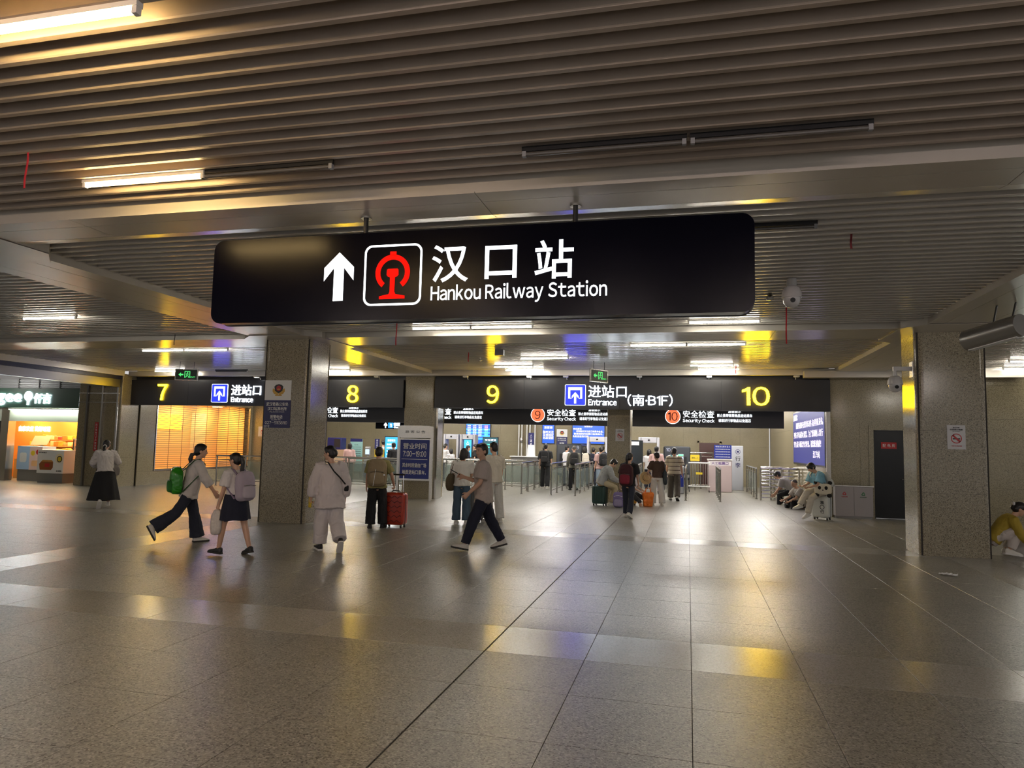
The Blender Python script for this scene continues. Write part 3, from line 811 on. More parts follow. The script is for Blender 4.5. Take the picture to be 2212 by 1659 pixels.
# ---------------------------------------------------------------- exit signs hanging from the ceiling
def exit_sign(label, x, y, z, rot):
    t = thing('exit_sign', label, 'sign', (x, y, z), rot, 'green exit signs')
    MB().box(-0.32, 0.32, -0.02, 0.02, -0.16, 0.16).build('sign_case', STEEL, t)
    fr = ((0, -0.02, 0), (1, 0, 0), (0, 0, 1))
    plate('dark_face', fr, 0.60, 0.28, M('exit_face', (0.012, 0.03, 0.018), 0.3), t, 0, 0.003, world=False)
    g = ((0, -0.0235, 0), (1, 0, 0), (0, 0, 1))
    MB().prism([(-0.22, 0.0), (-0.15, 0.06), (-0.15, 0.02), (-0.08, 0.02), (-0.08, -0.02), (-0.15, -0.02), (-0.15, -0.06)][::-1], g, 0, 0.002).build('arrow', GREEN_LIT, t)
    MB().ringprism([(-0.05, -0.09), (0.11, -0.09), (0.11, 0.10), (-0.05, 0.10)], [(-0.03, -0.09), (0.09, -0.09), (0.09, 0.08), (-0.03, 0.08)], g, 0, 0.002).build('door_outline', GREEN_LIT, t)
    mb = MB()
    mb.prism(circle(0.016, 10, 0.035, 0.06), g, 0, 0.002)
    for a, b in (((0.03, 0.04), (0.02, -0.02)), ((0.02, -0.02), (-0.015, -0.08)), ((0.02, -0.02), (0.06, -0.04)), ((0.06, -0.04), (0.07, -0.085)), ((0.03, 0.03), (-0.01, 0.01)), ((0.03, 0.03), (0.07, 0.01))):
        d = Vector((b[0]-a[0], b[1]-a[1])).normalized()*0.009; p = Vector((-d.y, d.x))
        mb.prism([(a[0]+p.x, a[1]+p.y), (a[0]-p.x, a[1]-p.y), (b[0]-p.x, b[1]-p.y), (b[0]+p.x, b[1]+p.y)], g, 0, 0.002)
    mb.build('running_figure', GREEN_LIT, t)
    txt('EXIT', GREEN_LIT, t, g, (0.19, -0.07, 0.13, 0.04), bold=0.01)
    for q in (-0.2, 0.2): MB().tube([(q, 0, 0.15), (q, 0, SLZ-z)], 0.008, 8).build('hanger_rod', BLACK_PL, t)
    return t
exit_sign('green exit sign hanging above the seven sign', -13.75, 17.2, 3.42, 0.25)
exit_sign('green exit sign hanging above the lit entrance words', -2.18, 17.8, 3.43, 0.95)

# ================================================================ TUBE LIGHTS
def tube_light(label, x0, x1, y, z, kind, lit=True, group='ceiling tube lights', r=0.017):
    t = wthing('tube_light', label, 'light', ((x0+x1)/2, y, z), group)
    bw = 0.022 if lit else 0.013
    MB().box(x0-0.03, x1+0.03, y-bw, y+bw, z+0.018, z+0.055).build('batten', WHITE_PL if lit else BLACK_PL, t, world=True)  # dead fittings: batten coloured black to stand in for the shadow gap
    for x in (x0-0.012, x1+0.012):
        MB().box(x-0.014, x+0.014, y-0.017, y+0.017, z-0.02, z+0.02).build('end_cap', WHITE_PL if lit else GREY_PL, t, world=True)
    if lit:
        nm = 'tube_lit_%s' % kind[2] if len(kind) > 2 else 'tube_lit_%.2f_%.0f' % (kind[0][2], kind[1])
        m = M(nm, (0.9, 0.9, 0.9), 0.4, emit=kind[0], es=kind[1])
    else:
        m = M('tube_dead', (0.10, 0.09, 0.08), 0.25)
    MB().tube([(x0, y, z), (x1, y, z)], r, 10).build('tube', m, t, world=True, smooth=True)
    return t
W, D, H_ = TUBE_WARM, TUBE_MID, TUBE_HALL
tz = 3.745
for lab, x0, x1, y, k, lit in (
    ('lit yellow tube light at the top left picture corner', -3.77, -2.66, 2.79, W, True),
    ('lit yellow tube light left of the big hanging sign', -4.92, -3.80, 4.785, W, True),
    ('dead tube light joined to the lit yellow one', -3.77, -2.67, 4.79, W, False),
    ('dead dark tube light above middle of big sign', -1.14, -0.04, 4.85, W, False),
    ('dead dark tube light above right end of big sign', 0.04, 1.13, 4.85, W, False),
    ('dead tube light peeking out right of the big sign', 0.05, 1.14, 6.96, D, False),
    ('left tube of lit pair just below the big sign', -4.93, -3.83, 12.16, D, True),
    ('right tube of lit pair just below the big sign', -3.79, -2.69, 12.16, D, True),
    ('single lit tube below right end of the big sign', 0.02, 1.12, 12.07, D, True),
    ('left tube of lit pair before the ten sign', -1.15, -0.05, 14.68, D, True),
    ('right tube of lit pair before the ten sign', -0.01, 1.09, 14.68, D, True),
    ('lone lit tube between hanging exit sign and nine', -3.94, -2.80, 16.7, D, True),
    ('lit tube above the nine, second from the sign', -5.10, -4.05, 18.5, D, True),
    ('lit tube above the nine, nearest to the sign', -4.98, -3.90, 19.3, D, True),
    ('lit tube left of the ten, second from the sign', 0.06, 1.08, 18.4, D, True),
    ('lit tube left of the ten, nearest to the sign', 0.26, 1.28, 19.3, D, True),
    ('lit tube in the left bay nearest picture edge', -11.79, -10.65, 10.33, D, True),
    ('left tube of lit pair in the left bay', -12.98, -11.82, 14.63, D, True),
    ('right tube of lit pair in the left bay', -11.78, -10.62, 14.63, D, True),
    ('lit tube behind the left exit sign', -16.6, -15.5, 19.3, D, True),
    ('dead tube right of the left exit sign', -14.4, -13.3, 19.35, D, False),
    ('lit tube beside left column above the eight', -10.9, -9.8, 19.3, D, True),
    ('lit tube right of right column, farther from camera', 7.4, 8.5, 19.4, D, True),
    ('lit tube right of right column, nearer to camera', 6.95, 8.05, 17.9, D, True)):
    tube_light(lab, x0, x1, y, tz, k, lit)
tube_light('lit tube in the right bay beyond picture edge', 7.2, 8.3, 9.0, tz, ((1.0, 0.93, 0.80), 60.0))
tube_light('lit tube in the right bay near the camera', 6.0, 7.1, 3.0, 3.70, ((1.0, 0.90, 0.82), 60.0))
tube_light('lit yellow tube in left bay beyond picture edge', -12.2, -11.1, 3.4, 3.70, W)
for i, x in enumerate((-6.6, -4.2, -1.8, 0.6, 2.4)):
    tube_light('tube light on the ceiling behind the camera', x, x+1.1, -1.2, 3.70, ((1.0, 0.80, 0.76), 75.0), group='tube lights behind the camera')
for y in (24.5, 26.3, 28.1, 29.9):
    for x in (-15.6, -12.4, -9.2, -6.0, -3.2, -0.6, 1.9):
        tube_light('white tube light on the security hall ceiling', x, x+1.2, y, 3.53, TUBE_HALL, group='security hall tube lights', r=0.030)
tube_light('white tube light in the passage beyond right column', 9.0, 10.2, 23.5, 3.54, TUBE_HALL)
tube_light('white tube light hanging before the bakery sign', -24.4, -23.2, 18.9, 3.42, ((1.0, 0.95, 0.86), 40.0))

# ================================================================ DOOR, BIN, LIGHT BOX
t = structure('door_1', 'black metal service door with a red name plate', (5.07, 20.02, 0)); t['_w'] = 1
DOORM = M('door_black', (0.004, 0.004, 0.005), 0.25, spec=0.3)
MB().box(4.645, 5.50, 20.06, 20.11, 0.01, 2.22).build('door_leaf', DOORM, t, world=True)
for x0, x1, z0, z1 in ((4.62, 4.645, 0, 2.24), (5.50, 5.52, 0, 2.24), (4.62, 5.52, 2.22, 2.24)):
    MB().box(x0, x1, 20.0, 20.14, z0, z1).build('door_jamb', DOORM, t, world=True)
plate('name_plate', FRONT(4.99, 20.06, 1.853), 0.365, 0.165, PRINT_RED, t, 0, 0.006)
txt('配 电 房', PRINT_WHITE, t, FRONT(4.99, 20.054, 1.853), (0, 0, 0.29, 0.085), bold=0.01, keep=False)
MB().tube([(5.37, 20.06, 1.0), (5.37, 20.0, 1.0)], 0.012, 8).tube([(5.37, 20.0, 1.0), (5.26, 20.0, 1.0)], 0.010, 8).build('door_handle', CHROME, t, world=True, smooth=True)
MB().tube([(5.37, 20.06, 1.09), (5.37, 20.035, 1.09)], 0.022, 12).build('lock_cylinder', CHROME, t, world=True, smooth=True)
t = structure('trim_11', 'polished stone surround of the service door', (5.07, 19.98, 0)); t['_w'] = 1
for x0, x1, z0, z1, d in ((4.50, 4.62, 0, 2.24, 0.03), (5.52, 5.64, 0, 2.24, 0.03), (4.50, 5.64, 2.24, 2.36, 0.03), (4.30, 4.50, 0, 2.36, 0.012), (5.64, 5.84, 0, 2.36, 0.012), (4.30, 5.84, 2.36, 2.56, 0.012)):
    MB().box(x0+0.002, x1-0.002, 20.0-d, 20.0, z0, z1-0.002).build('surround_piece', WALL_MAT, t, world=True)

t = wthing('recycling_bin', 'low grey metal double recycling bin against the granite wall', 'bin', (4.06, 19.75, 0))
BINM = M('bin_grey', (0.34, 0.31, 0.31), 0.42, 0.5, var=0.05)
MB().bevbox(3.62, 4.50, 19.62, 19.94, 0.05, 0.80, 0.008).build('bin_body', BINM, t, world=True)
MB().box(3.60, 4.52, 19.60, 19.96, 0.80, 0.825).build('top_plate', STEEL, t, world=True)
MB().box(3.64, 4.48, 19.64, 19.94, 0.0, 0.05).build('plinth', STEEL_D, t, world=True)
MB().box(4.056, 4.064, 19.616, 19.62, 0.07, 0.79).build('door_gap', STEEL_D, t, world=True)
for cx, m, s in ((3.835, PRINT_RED, '其他垃圾'), (4.275, M('print_green', (0.02, 0.16, 0.06), 0.5), '可回收物')):
    g = FRONT(cx, 19.619, 0.615)
    mb = MB()
    for k in range(3):
        a = math.radians(90+120*k); b = math.radians(90+120*(k+1))
        p = Vector((0.05*math.cos(a), 0.05*math.sin(a))); q = Vector((0.05*math.cos(b), 0.05*math.sin(b)))
        p2 = p.lerp(q, 0.12); q2 = p.lerp(q, 0.8); d = (q-p).normalized(); n = Vector((-d.y, d.x))*0.009
        mb.prism([tuple(p2+n), tuple(p2-n), tuple(q2-n), tuple(q2-n*2), tuple(q2+d*0.018), tuple(q2+n*2), tuple(q2+n)], g, 0, 0.002)
    mb.build('recycling_mark', m, t, world=True)
    txt(s, m, t, g, (0, -0.075, 0.15, 0.03), keep=False)

t = wthing('wall_light_box', 'white lit notice panel at the right picture edge', 'light box', (9.1, 25.9, 1.6))
MB().box(8.6, 11.0, 25.84, 25.97, 1.55, 3.4).build('box_case', STEEL, t, world=True)
plate('lit_panel', FRONT(9.8, 25.84, 2.47), 2.3, 1.75, M('lit_panel_white', (0.8, 0.85, 0.8), 0.5, emit=(0.85, 1.0, 0.92), es=1.4), t, 0, 0.006)
f = FRONT(9.8, 25.833, 2.47)
mb = MB()
for i in range(9):
    for j in range(5):
        mb.prism(circle(0.03, 8, -0.95+i*0.12, 0.7-j*0.33), f, 0, 0.002)
o = mb.build('printed_dots', PRINT_GREY, t, world=True); o['kind'] = 'stuff'

# ================================================================ ROLLING GRILLE SHOP
t = wthing('rolling_grille', 'closed rolling grille glowing orange from the shop behind', 'shutter', (-18.0, 23.9, 0.46))
gy0, gy1, gz0, gz1 = 21.13, 26.60, 0.47, 2.93
GRM = M('grille_metal', (0.22, 0.16, 0.10), 0.4, 0.5)
mb = MB(); z = gz0+0.05
while z < gz1:
    mb.box(-18.03, -18.01, gy0, gy1, z, z+0.017); z += 0.074
o = mb.build('grille_slats', GRM, t, world=True); o['kind'] = 'stuff'
mb = MB()
for i in range(9):
    y = gy0+0.06+i*(gy1-gy0-0.12)/8
    mb.box(-18.045, -18.03, y-0.004, y+0.004, gz0, gz1)
o = mb.build('grille_links', GRM, t, world=True); o['kind'] = 'stuff'
MB().box(-18.05, -17.99, gy0, gy1, gz0, gz0+0.05).build('bottom_bar', STEEL_D, t, world=True)
for y in (gy0+0.02, gy1-0.02): MB().box(-18.06, -17.98, y-0.02, y+0.02, gz0, gz1).build('guide_rail', STEEL, t, world=True)
t = structure('wall_grille_shop', 'warm interior behind the rolling grille', (-19.5, 23.8, 0)); t['_w'] = 1
WARMW = M('shop_wall_cream', (0.85, 0.55, 0.22), 0.6)
MB().box(-19.65, -19.6, 20.9, 26.7, 0, 3.0).build('back_panel', WARMW, t, world=True)
MB().box(-19.65, -18.3, 20.9, 20.96, 0, 3.0).box(-19.65, -18.3, 26.64, 26.7, 0, 3.0).box(-19.65, -18.3, 20.9, 26.7, 0.4, 0.45).build('side_panels', WARMW, t, world=True)
MB().box(-19.65, -18.3, 20.9, 26.7, 3.0, 3.05).build('shop_ceiling', WHITE_PL, t, world=True)
for i, (y, z, w, h, c, lab) in enumerate(((22.0, 1.15, 1.0, 0.9, (0.8, 0.12, 0.06), 'red poster glimpsed low behind the grille'), (23.7, 2.25, 1.3, 0.6, (0.95, 0.55, 0.02), 'yellow lit poster glimpsed high behind the grille'), (25.4, 1.9, 0.9, 1.5, (0.9, 0.7, 0.4), 'cream poster glimpsed behind the grille at far end'))):
    o = MB().box(-19.59, -19.57, y-w/2, y+w/2, z-h/2, z+h/2).build('shop_poster', M('poster_%d' % i, c, 0.5, emit=c if i == 1 else None, es=1.5 if i == 1 else 0))
    tag(o, lab, 'poster', 'posters behind the grille')
for y in (22.2, 24.0, 25.8):
    s = wthing('shop_lamp', 'warm strip lamp on ceiling behind the rolling grille', 'lamp', (-18.95, y, 2.95), 'lamps behind the grille')
    MB().box(-19.25, -18.65, y-0.06, y+0.06, 2.95, 3.0).build('lamp_case', WHITE_PL, s, world=True)
    MB().box(-19.23, -18.67, y-0.05, y+0.05, 2.942, 2.95).build('lamp_face', M('shop_lamp_warm', (0.9, 0.9, 0.9), 0.4, emit=(1.0, 0.60, 0.22), es=95.0), s, world=True)
# pillar fittings between bakery and grille
t = wthing('pillar_conduit_frame', 'tall steel conduit rails fixed to the shop pillar', 'frame', (-18.9, 19.5, 0))
for x in (-19.35, -18.75, -18.15): MB().box(x-0.03, x+0.03, 19.48, 19.55, 0, 3.3).build('upright', STEEL_D if x < -19 else STEEL, t, world=True)
for z in (2.75, 3.05): MB().box(-19.7, -18.1, 19.50, 19.54, z-0.012, z+0.012).build('cross_bar', CHROME, t, world=True)
t = wthing('red_label', 'narrow vertical red warning label on shop pillar', 'notice', (-18.98, 19.53, 1.7))
plate('label_board', FRONT(-18.95, 19.545, 1.62), 0.14, 0.95, PRINT_RED, t, 0, 0.006)
for i, ch in enumerate('防火卷帘门下严禁堆物'):
    txt(ch, PRINT_WHITE, t, FRONT(-18.95, 19.538, 1.62), (0, 0.39-i*0.087, 0.07, 0.07))
# fire shutter header reaching toward the camera
t = structure('trim_12', 'dark fire shutter header between concourse and bakery passage', (-18.2, 15, 3.3)); t['_w'] = 1
MB().box(-18.35, -18.05, 8.0, 19.5, 3.50, 3.70).build('blue_band', M('header_navy', (0.01, 0.012, 0.05), 0.3), t, world=True)
MB().box(-18.30, -18.10, 8.0, 19.5, 3.25, 3.50).build('header_box', STEEL_D, t, world=True)
MB().box(-18.05, -17.95, 8.0, 19.5, 3.62, 3.80).build('edge_trim', PANEL_MAT, t, world=True)

# ================================================================ BAKERY
BX0, BX1, BY = -23.9, -19.85, 20.3
t = structure('wall_bakery', 'bakery front with green name band and pale fascia', ((BX0+BX1)/2, BY, 0)); t['_w'] = 1
SHOPGREEN = M('shop_green', (0.035, 0.085, 0.058), 0.4)
FASCIA = M('shop_pale', (0.62, 0.66, 0.58), 0.5)
MB().box(-26, BX1+0.02, BY-0.12, BY+0.1, 2.57, 3.26).build('name_band', SHOPGREEN, t, world=True)
MB().box(-26, BX1+0.02, BY-0.02, BY+0.1, 2.10, 2.57).build('pale_fascia', FASCIA, t, world=True)
MB().box(-26, BX1+0.02, BY+0.0, BY+0.1, 3.26, 3.75).build('louvre_back', GREY_PL, t, world=True)
for i in range(5): MB().box(-26, BX1, BY-0.05, BY+0.0, 3.29+i*0.06, 3.325+i*0.06).build('louvre', M('louvre_grey', (0.42, 0.44, 0.46), 0.4, 0.4), t, world=True)
for x in (-24.0, -23.1, -22.2, -21.3, -20.4): MB().box(x-0.02, x+0.02, BY-0.07, BY, 3.27, 3.60).build('louvre_post', GREY_PL, t, world=True)
for x0, x1 in ((-23.75, -23.42), (BX1-0.14, BX1+0.02)): MB().box(x0, x1, BY-0.04, BY+0.25, 0, 2.57).build('front_pier', STEEL, t, world=True)
OR = M('bakery_orange', (0.85, 0.34, 0.06), 0.6)
MB().box(-26.4, -19.8, 22.4, 22.5, 0, 3.0).build('orange_wall', OR, t, world=True)
MB().box(-26.4, -26.3, BY+0.25, 22.4, 0, 3.0).box(-19.9, -19.8, BY+0.25, 22.4, 0, 3.0).build('side_wall', OR, t, world=True)
MB().box(-26.4, -19.8, BY+0.1, 22.5, 2.75, 2.8).build('shop_ceiling', WHITE_PL, t, world=True)
MB().box(-26.0, -23.75, BY+0.05, BY+0.15, 0, 2.1).build('dark_glazing', BLACK_PL, t, world=True)
t = wthing('bakery_name_sign', 'white lit shop name on the green bakery band', 'sign', (-22.8, BY-0.13, 2.9))
f = FRONT(0, BY-0.12, 0)
txt('engee', WHITE_LIT2, t, f, (-23.72, 2.86, 1.75, 0.42), bold=0.03, depth=0.03, keep=False)
g = FRONT(-22.54, BY-0.12, 2.93)
MB().ringprism(circle(0.165, 28, 0, 0.05), circle(0.085, 28, 0, 0.05), g, 0, 0.03).build('leaf_ring', WHITE_LIT2, t, world=True)
MB().prism([(-0.035, -0.26), (0.02, -0.26), (0.05, -0.02), (0.02, 0.14), (-0.02, 0.05)], g, 0, 0.031).build('leaf_stem', WHITE_LIT2, t, world=True)
txt('仟吉', WHITE_LIT2, t, f, (-21.93, 2.90, 0.72, 0.36), bold=0.02, depth=0.03, keep=False)
o = txt('HKZ.B1F.1.2', PRINT_GREY, t, FRONT(0, BY-0.13, 0), (-20.12, 2.67, 0.34, 0.045), keep=False)
plate('number_plate', FRONT(-20.12, BY-0.12, 2.67), 0.42, 0.10, PRINT_BLACK, t, 0, 0.009)
t = wthing('bakery_slogan', 'white lit slogan on the orange bakery wall', 'sign', (-24.6, 22.39, 1.75))
txt('自家农庄 的好味道', WHITE_LIT2, t, FRONT(0, 22.39, 0), (-24.6, 1.86, 1.5, 0.20), bold=0.0, keep=False)
for i, (x, y) in enumerate(((-24.4, 21.1), (-22.6, 21.1), (-20.9, 21.1), (-24.4, 22.0), (-22.6, 22.0), (-20.9, 22.0))):
    s = wthing('bakery_lamp', 'warm panel lamp in the bakery ceiling', 'lamp', (x, y, 2.72), 'bakery ceiling lamps')
    MB().box(x-0.3, x+0.3, y-0.08, y+0.08, 2.715, 2.75).build('lamp_case', WHITE_PL, s, world=True)
    MB().box(x-0.28, x+0.28, y-0.07, y+0.07, 2.708, 2.715).build('lamp_face', M('bakery_lamp_face', (0.9, 0.9, 0.9), 0.4, emit=(1.0, 0.70, 0.36), es=60.0), s, world=True)
tube_light('pale strip lamp under the green bakery band', -23.3, -20.1, BY-0.16, 2.50, ((0.9, 1.0, 0.85), 14.0))
# stepped bread shelf with boxes of snacks
t = wthing('bread_shelf', 'stepped bakery shelf along the orange wall', 'shelf', (-22.5, 22.0, 0))
WOODL = M('shop_wood', (0.55, 0.30, 0.10), 0.5)
for i, (z, y) in enumerate(((0.72, 21.55), (0.97, 21.78), (1.22, 22.0), (1.46, 22.2))):
    MB().box(-24.5, -20.4, y, 22.38, z-0.03, z).build('shelf_board', WOODL, t, world=True)
MB().box(-24.5, -20.4, 21.55, 22.38, 0, 0.69).build('shelf_base', WOODL, t, world=True)
pal = [(0.85, 0.45, 0.05), (0.9, 0.62, 0.08), (0.75, 0.25, 0.04), (0.88, 0.75, 0.35), (0.80, 0.10, 0.06), (0.55, 0.62, 0.12), (0.85, 0.35, 0.10)]
pm = [M('snack_%d' % i, c, 0.45) for i, c in enumerate(pal)]
cn = ['orange', 'golden', 'brown', 'cream', 'red', 'lime', 'tangerine']
names = ['front row', 'second row', 'third row', 'top row']
bx = None
for i, (z, y) in enumerate(((0.72, 21.6), (0.97, 21.83), (1.22, 22.05), (1.46, 22.22))):
    x = -24.4; k = 0
    while x < -20.7:
        w = random.choice((0.16, 0.2, 0.24)); h = random.uniform(0.12, 0.19)
        mb = MB().bevbox(-w/2+0.01, w/2-0.01, -0.07, 0.07, 0, h, 0.012)
        ci = (i*3+k*5+random.randint(0, 2)) % 7
        o = mb.build('snack_pack', pm[ci])
        o.location = (x+w/2, y+0.05, z)
        tag(o, '%s snack pack on %s of the bakery shelf' % (cn[ci], names[i]), 'snack pack', 'snack packs on the bakery shelf')
        x += w; k += 1
# showcase and counters
def promo(name, label, x0, x1, y, z0, z1, cat='counter', base=None):
    t = wthing(name, label, cat, ((x0+x1)/2, y, 0))
    MB().box(x0+0.03, x1-0.03, y+0.03, y+0.5, 0, z0).build('plinth', M('plinth_grey', (0.22, 0.21, 0.20), 0.5), t, world=True)
    MB().box(x0, x1, y, y+0.55, z0, z1).build('printed_box', base or PRINT_WHITE, t, world=True)
    return t
CY = 20.55
t = promo('promotion_counter', 'white bakery promotion counter printed with a cake bar', -21.75, -20.65, 20.0, 0.33, 1.12)
f = FRONT(-21.2, 20.0, 0.72)
MB().prism([(-0.42, -0.28), (0.05, -0.28), (0.12, -0.20), (0.12, 0.0), (-0.38, 0.0), (-0.46, -0.08)], f, 0, 0.003).build('cake_print', M('cake_brown', (0.30, 0.09, 0.015), 0.5), t, world=True)
MB().prism([(-0.38, 0.0), (0.12, 0.0), (0.06, 0.06), (-0.32, 0.06)], f, 0, 0.0035).build('cake_top_print', M('cake_tan', (0.62, 0.30, 0.07), 0.5), t, world=True)
MB().prism([(-0.22, -0.18), (-0.02, -0.18), (-0.02, -0.06), (-0.22, -0.06)], f, 0.003, 0.005).build('cake_label', PRINT_RED, t, world=True)
MB().prism(circle(0.16, 24, 0.36, 0.12), f, 0, 0.003).build('egg_white_print', M('egg_cream', (0.85, 0.75, 0.5), 0.5), t, world=True)
MB().prism(circle(0.11, 24, 0.38, 0.10), f, 0.003, 0.004).build('egg_ring_print', PRINT_BLACK, t, world=True)
MB().prism(circle(0.08, 24, 0.38, 0.10), f, 0.004, 0.005).build('egg_yolk_print', PRINT_YELLOW, t, world=True)
txt('KENGEE', PRINT_BLACK, t, f, (-0.34, 0.31, 0.34, 0.05), keep=False)
txt('蛋黄酥', PRINT_BLACK, t, f, (0.38, -0.31, 0.22, 0.06), keep=False)
t = promo('promotion_box', 'pale blue and pink printed display box in the bakery doorway', -23.25, -22.15, 20.55, 0.40, 1.22, 'display', M('promo_blue', (0.42, 0.60, 0.85), 0.5))
f = FRONT(-22.7, 20.55, 0.8)
plate('pink_side', f, 0.55, 0.82, M('promo_pink', (0.85, 0.62, 0.6), 0.5), t, 0, 0.003, 0.275, 0)
MB().prism(rrect(0.3, 0.34, 0.08), FRONT(-22.98, 20.55, 0.82), 0.001, 0.004).build('carton_print', PRINT_WHITE, t, world=True)
MB().prism(rrect(0.32, 0.2, 0.06), FRONT(-22.44, 20.55, 0.62), 0.003, 0.006).build('toast_print', M('toast', (0.85, 0.5, 0.25), 0.5), t, world=True)
MB().prism(circle(0.09, 16), FRONT(-22.56, 20.55, 0.98), 0.003, 0.006).build('fruit_print', PRINT_YELLOW, t, world=True)
MB().prism(circle(0.09, 16), FRONT(-22.34, 20.55, 1.02), 0.003, 0.006).build('cake_print', PRINT_RED, t, world=True)
t = promo('bakery_counter', 'cream bakery counter with a pink cake picture', -22.1, -20.45, 20.9, 0.30, 0.98, 'counter', M('counter_cream', (0.80, 0.60, 0.45), 0.5))
f = FRONT(-21.8, 20.9, 0.62)
MB().prism([(-0.3, -0.2), (0.25, -0.2), (0.3, 0.05), (-0.2, 0.08)], f, 0, 0.003).build('cake_print', M('cake_pink', (0.72, 0.22, 0.30), 0.5), t, world=True)
MB().prism(circle(0.09, 18, 0.03, -0.06), f, 0.003, 0.005).build('cake_label', PRINT_GOLD, t, world=True)
t = wthing('glass_showcase', 'lit glass showcase on the bakery counter', 'showcase', (-20.6, 21.2, 0.98))
for x in (-21.25, -20.02):
    for y in (20.95, 21.3): MB().box(x-0.012, x+0.012, y-0.012, y+0.012, 0.98, 1.50).build('frame_post', BLACK_PL, t, world=True)
MB().box(-21.27, -20.0, 20.93, 21.32, 1.50,1.53).build('top_panel', PRINT_WHITE, t, world=True)
MB().box(-21.25, -20.02, 20.96, 21.30, 1.22, 1.235).build('glass_shelf', GLASS, t, world=True)
MB().box(-21.24, -20.03, 20.945, 20.95, 0.99, 1.49).build('glass_front', GLASS, t, world=True)
MB().box(-21.2, -20.05, 21.0, 21.04, 1.485, 1.50).build('lamp_strip', M('showcase_lamp', (0.9, 0.9, 0.9), 0.4, emit=(1, 0.97, 0.9), es=14.0), t, world=True)
for i in range(7):
    o = MB().superbox((0, 0, 0.05), (0.06, 0.07, 0.05), 0.6).build('bread_roll', M('bread', (0.62, 0.30, 0.08), 0.6, var=0.2), smooth=True)
    o.location = (-21.1+i*0.16, 21.2, 0.982)
    tag(o, 'golden bread roll inside the glass showcase', 'bread', 'bread rolls in the showcase')
t = wthing('slanted_placard', 'slanted cream price placard behind the display box', 'placard', (-23.05, 21.2, 0))
MB().prism([(-0.3, -0.18), (0.3, -0.18), (0.3, 0.18), (-0.3, 0.18)], ((-22.95, 21.2, 1.42), (0.97, 0.25, 0), (0, 0.45, 0.9)), 0, 0.02).build('board', M('placard_cream', (0.8, 0.62, 0.4), 0.5), t, world=True)
MB().box(-23.0, -22.9, 21.22, 21.3, 0, 1.4).build('leg', STEEL, t, world=True)

# ================================================================ RAILINGS
def railing(label, p0, p1, h=1.05, n=4, glass=True, top=0.030, group='glass and steel queue railings'):
    d = Vector((p1[0]-p0[0], p1[1]-p0[1], 0)); Lh = d.length
    t = thing('queue_railing', label, 'railing', (p0[0], p0[1], 0), math.atan2(d.y, d.x), group)
    MB().tube([(-0.03, 0, h), (Lh+0.03, 0, h)], top, 10).build('handrail', CHROME, t, smooth=True)
    MB().tube([(0, 0, h-0.14), (Lh, 0, h-0.14)], 0.012, 8).build('top_rail', STEEL, t, smooth=True)
    MB().tube([(0, 0, 0.16), (Lh, 0, 0.16)], 0.014, 8).build('bottom_rail', STEEL, t, smooth=True)
    for i in range(n+1):
        x = Lh*i/n
        MB().tube([(x, 0, 0), (x, 0, h)], 0.026, 10).build('post', M('post_steel', (0.34, 0.33, 0.31), 0.22, 0.95), t, smooth=True)
        MB().lathe([(0.05, 0), (0.05, 0.012), (0.03, 0.02)], 14, (x, 0, 0)).build('base_flange', STEEL, t, smooth=True)
    if glass:
        for i in range(n):
            MB().box(Lh*i/n+0.05, Lh*(i+1)/n-0.05, -0.005, 0.005, 0.22, h-0.18).build('glass_pane', GLASS, t)
    return t
railing('glass railing leading in left of entrance nine lane', (-5.5, 23.8), (-5.75, 29.0))
railing('glass railing in middle of the entrance nine lanes', (-4.47, 23.75), (-4.6, 28.9))
railing('glass railing right of the entrance nine lanes', (-3.65, 23.75), (-3.75, 28.9))
railing('glass railing beyond slim pillar behind the queue', (-1.72, 24.6), (-1.8, 29.0))
railing('steel railing beside the striped shirt walker', (-0.07, 23.7), (-0.05, 28.2))
railing('steel railing standing alone in front of manual gate', (0.99, 23.6), (1.03, 28.0))
railing('steel railing left of the turnstiles', (2.27, 25.8), (2.28, 30.0))
railing('long glass railing across behind the man with a phone', (-9.9, 25.9), (-5.72, 25.6), n=5)
railing('second glass railing behind the standing woman in jeans', (-9.6, 27.8), (-5.85, 27.6), n=4)
railing('near glass railing inside entrance eight', (-11.6, 23.1), (-8.6, 23.3), n=3)
railing('far glass railing inside entrance eight', (-14.9, 24.6), (-9.0, 24.9), n=5)
railing('steel railing before the rolling grille', (-16.05, 21.9), (-13.4, 23.0), n=3)

# turnstiles: rotating cages of horizontal bars
def turnstile(label, x, y, rot, w=0.95, bars=8):
    t = thing('turnstile', label, 'turnstile', (x, y, 0), rot, 'barred steel turnstiles')
    for q in (0, w):
        MB().tube([(q, 0, 0), (q, 0, 1.06)], 0.028, 10).build('post', STEEL, t, smooth=True)
    for i in range(bars):
        z = 0.1+i*0.12
        MB().tube([(0, 0, z), (w-0.06, 0, z), (w, 0.05, z)], 0.017, 8).build('bar', CHROME, t, smooth=True)
    MB().tube([(0, 0, 1.06), (w*0.5, 0, 1.07), (w, 0, 1.06)], 0.024, 8).build('top_bar', CHROME, t, smooth=True)
    return t
turnstile('barred turnstile section at left near the railing', 2.35, 25.2, 0.25, 0.75)
turnstile('barred turnstile section turned toward the hall', 2.7, 25.45, 1.35, 1.0)
turnstile('barred turnstile section right behind seated man', 2.98, 24.9, 0.1, 0.55)
turnstile('barred turnstile section by the screen wall', 2.55, 27.2, 0.0, 0.95)

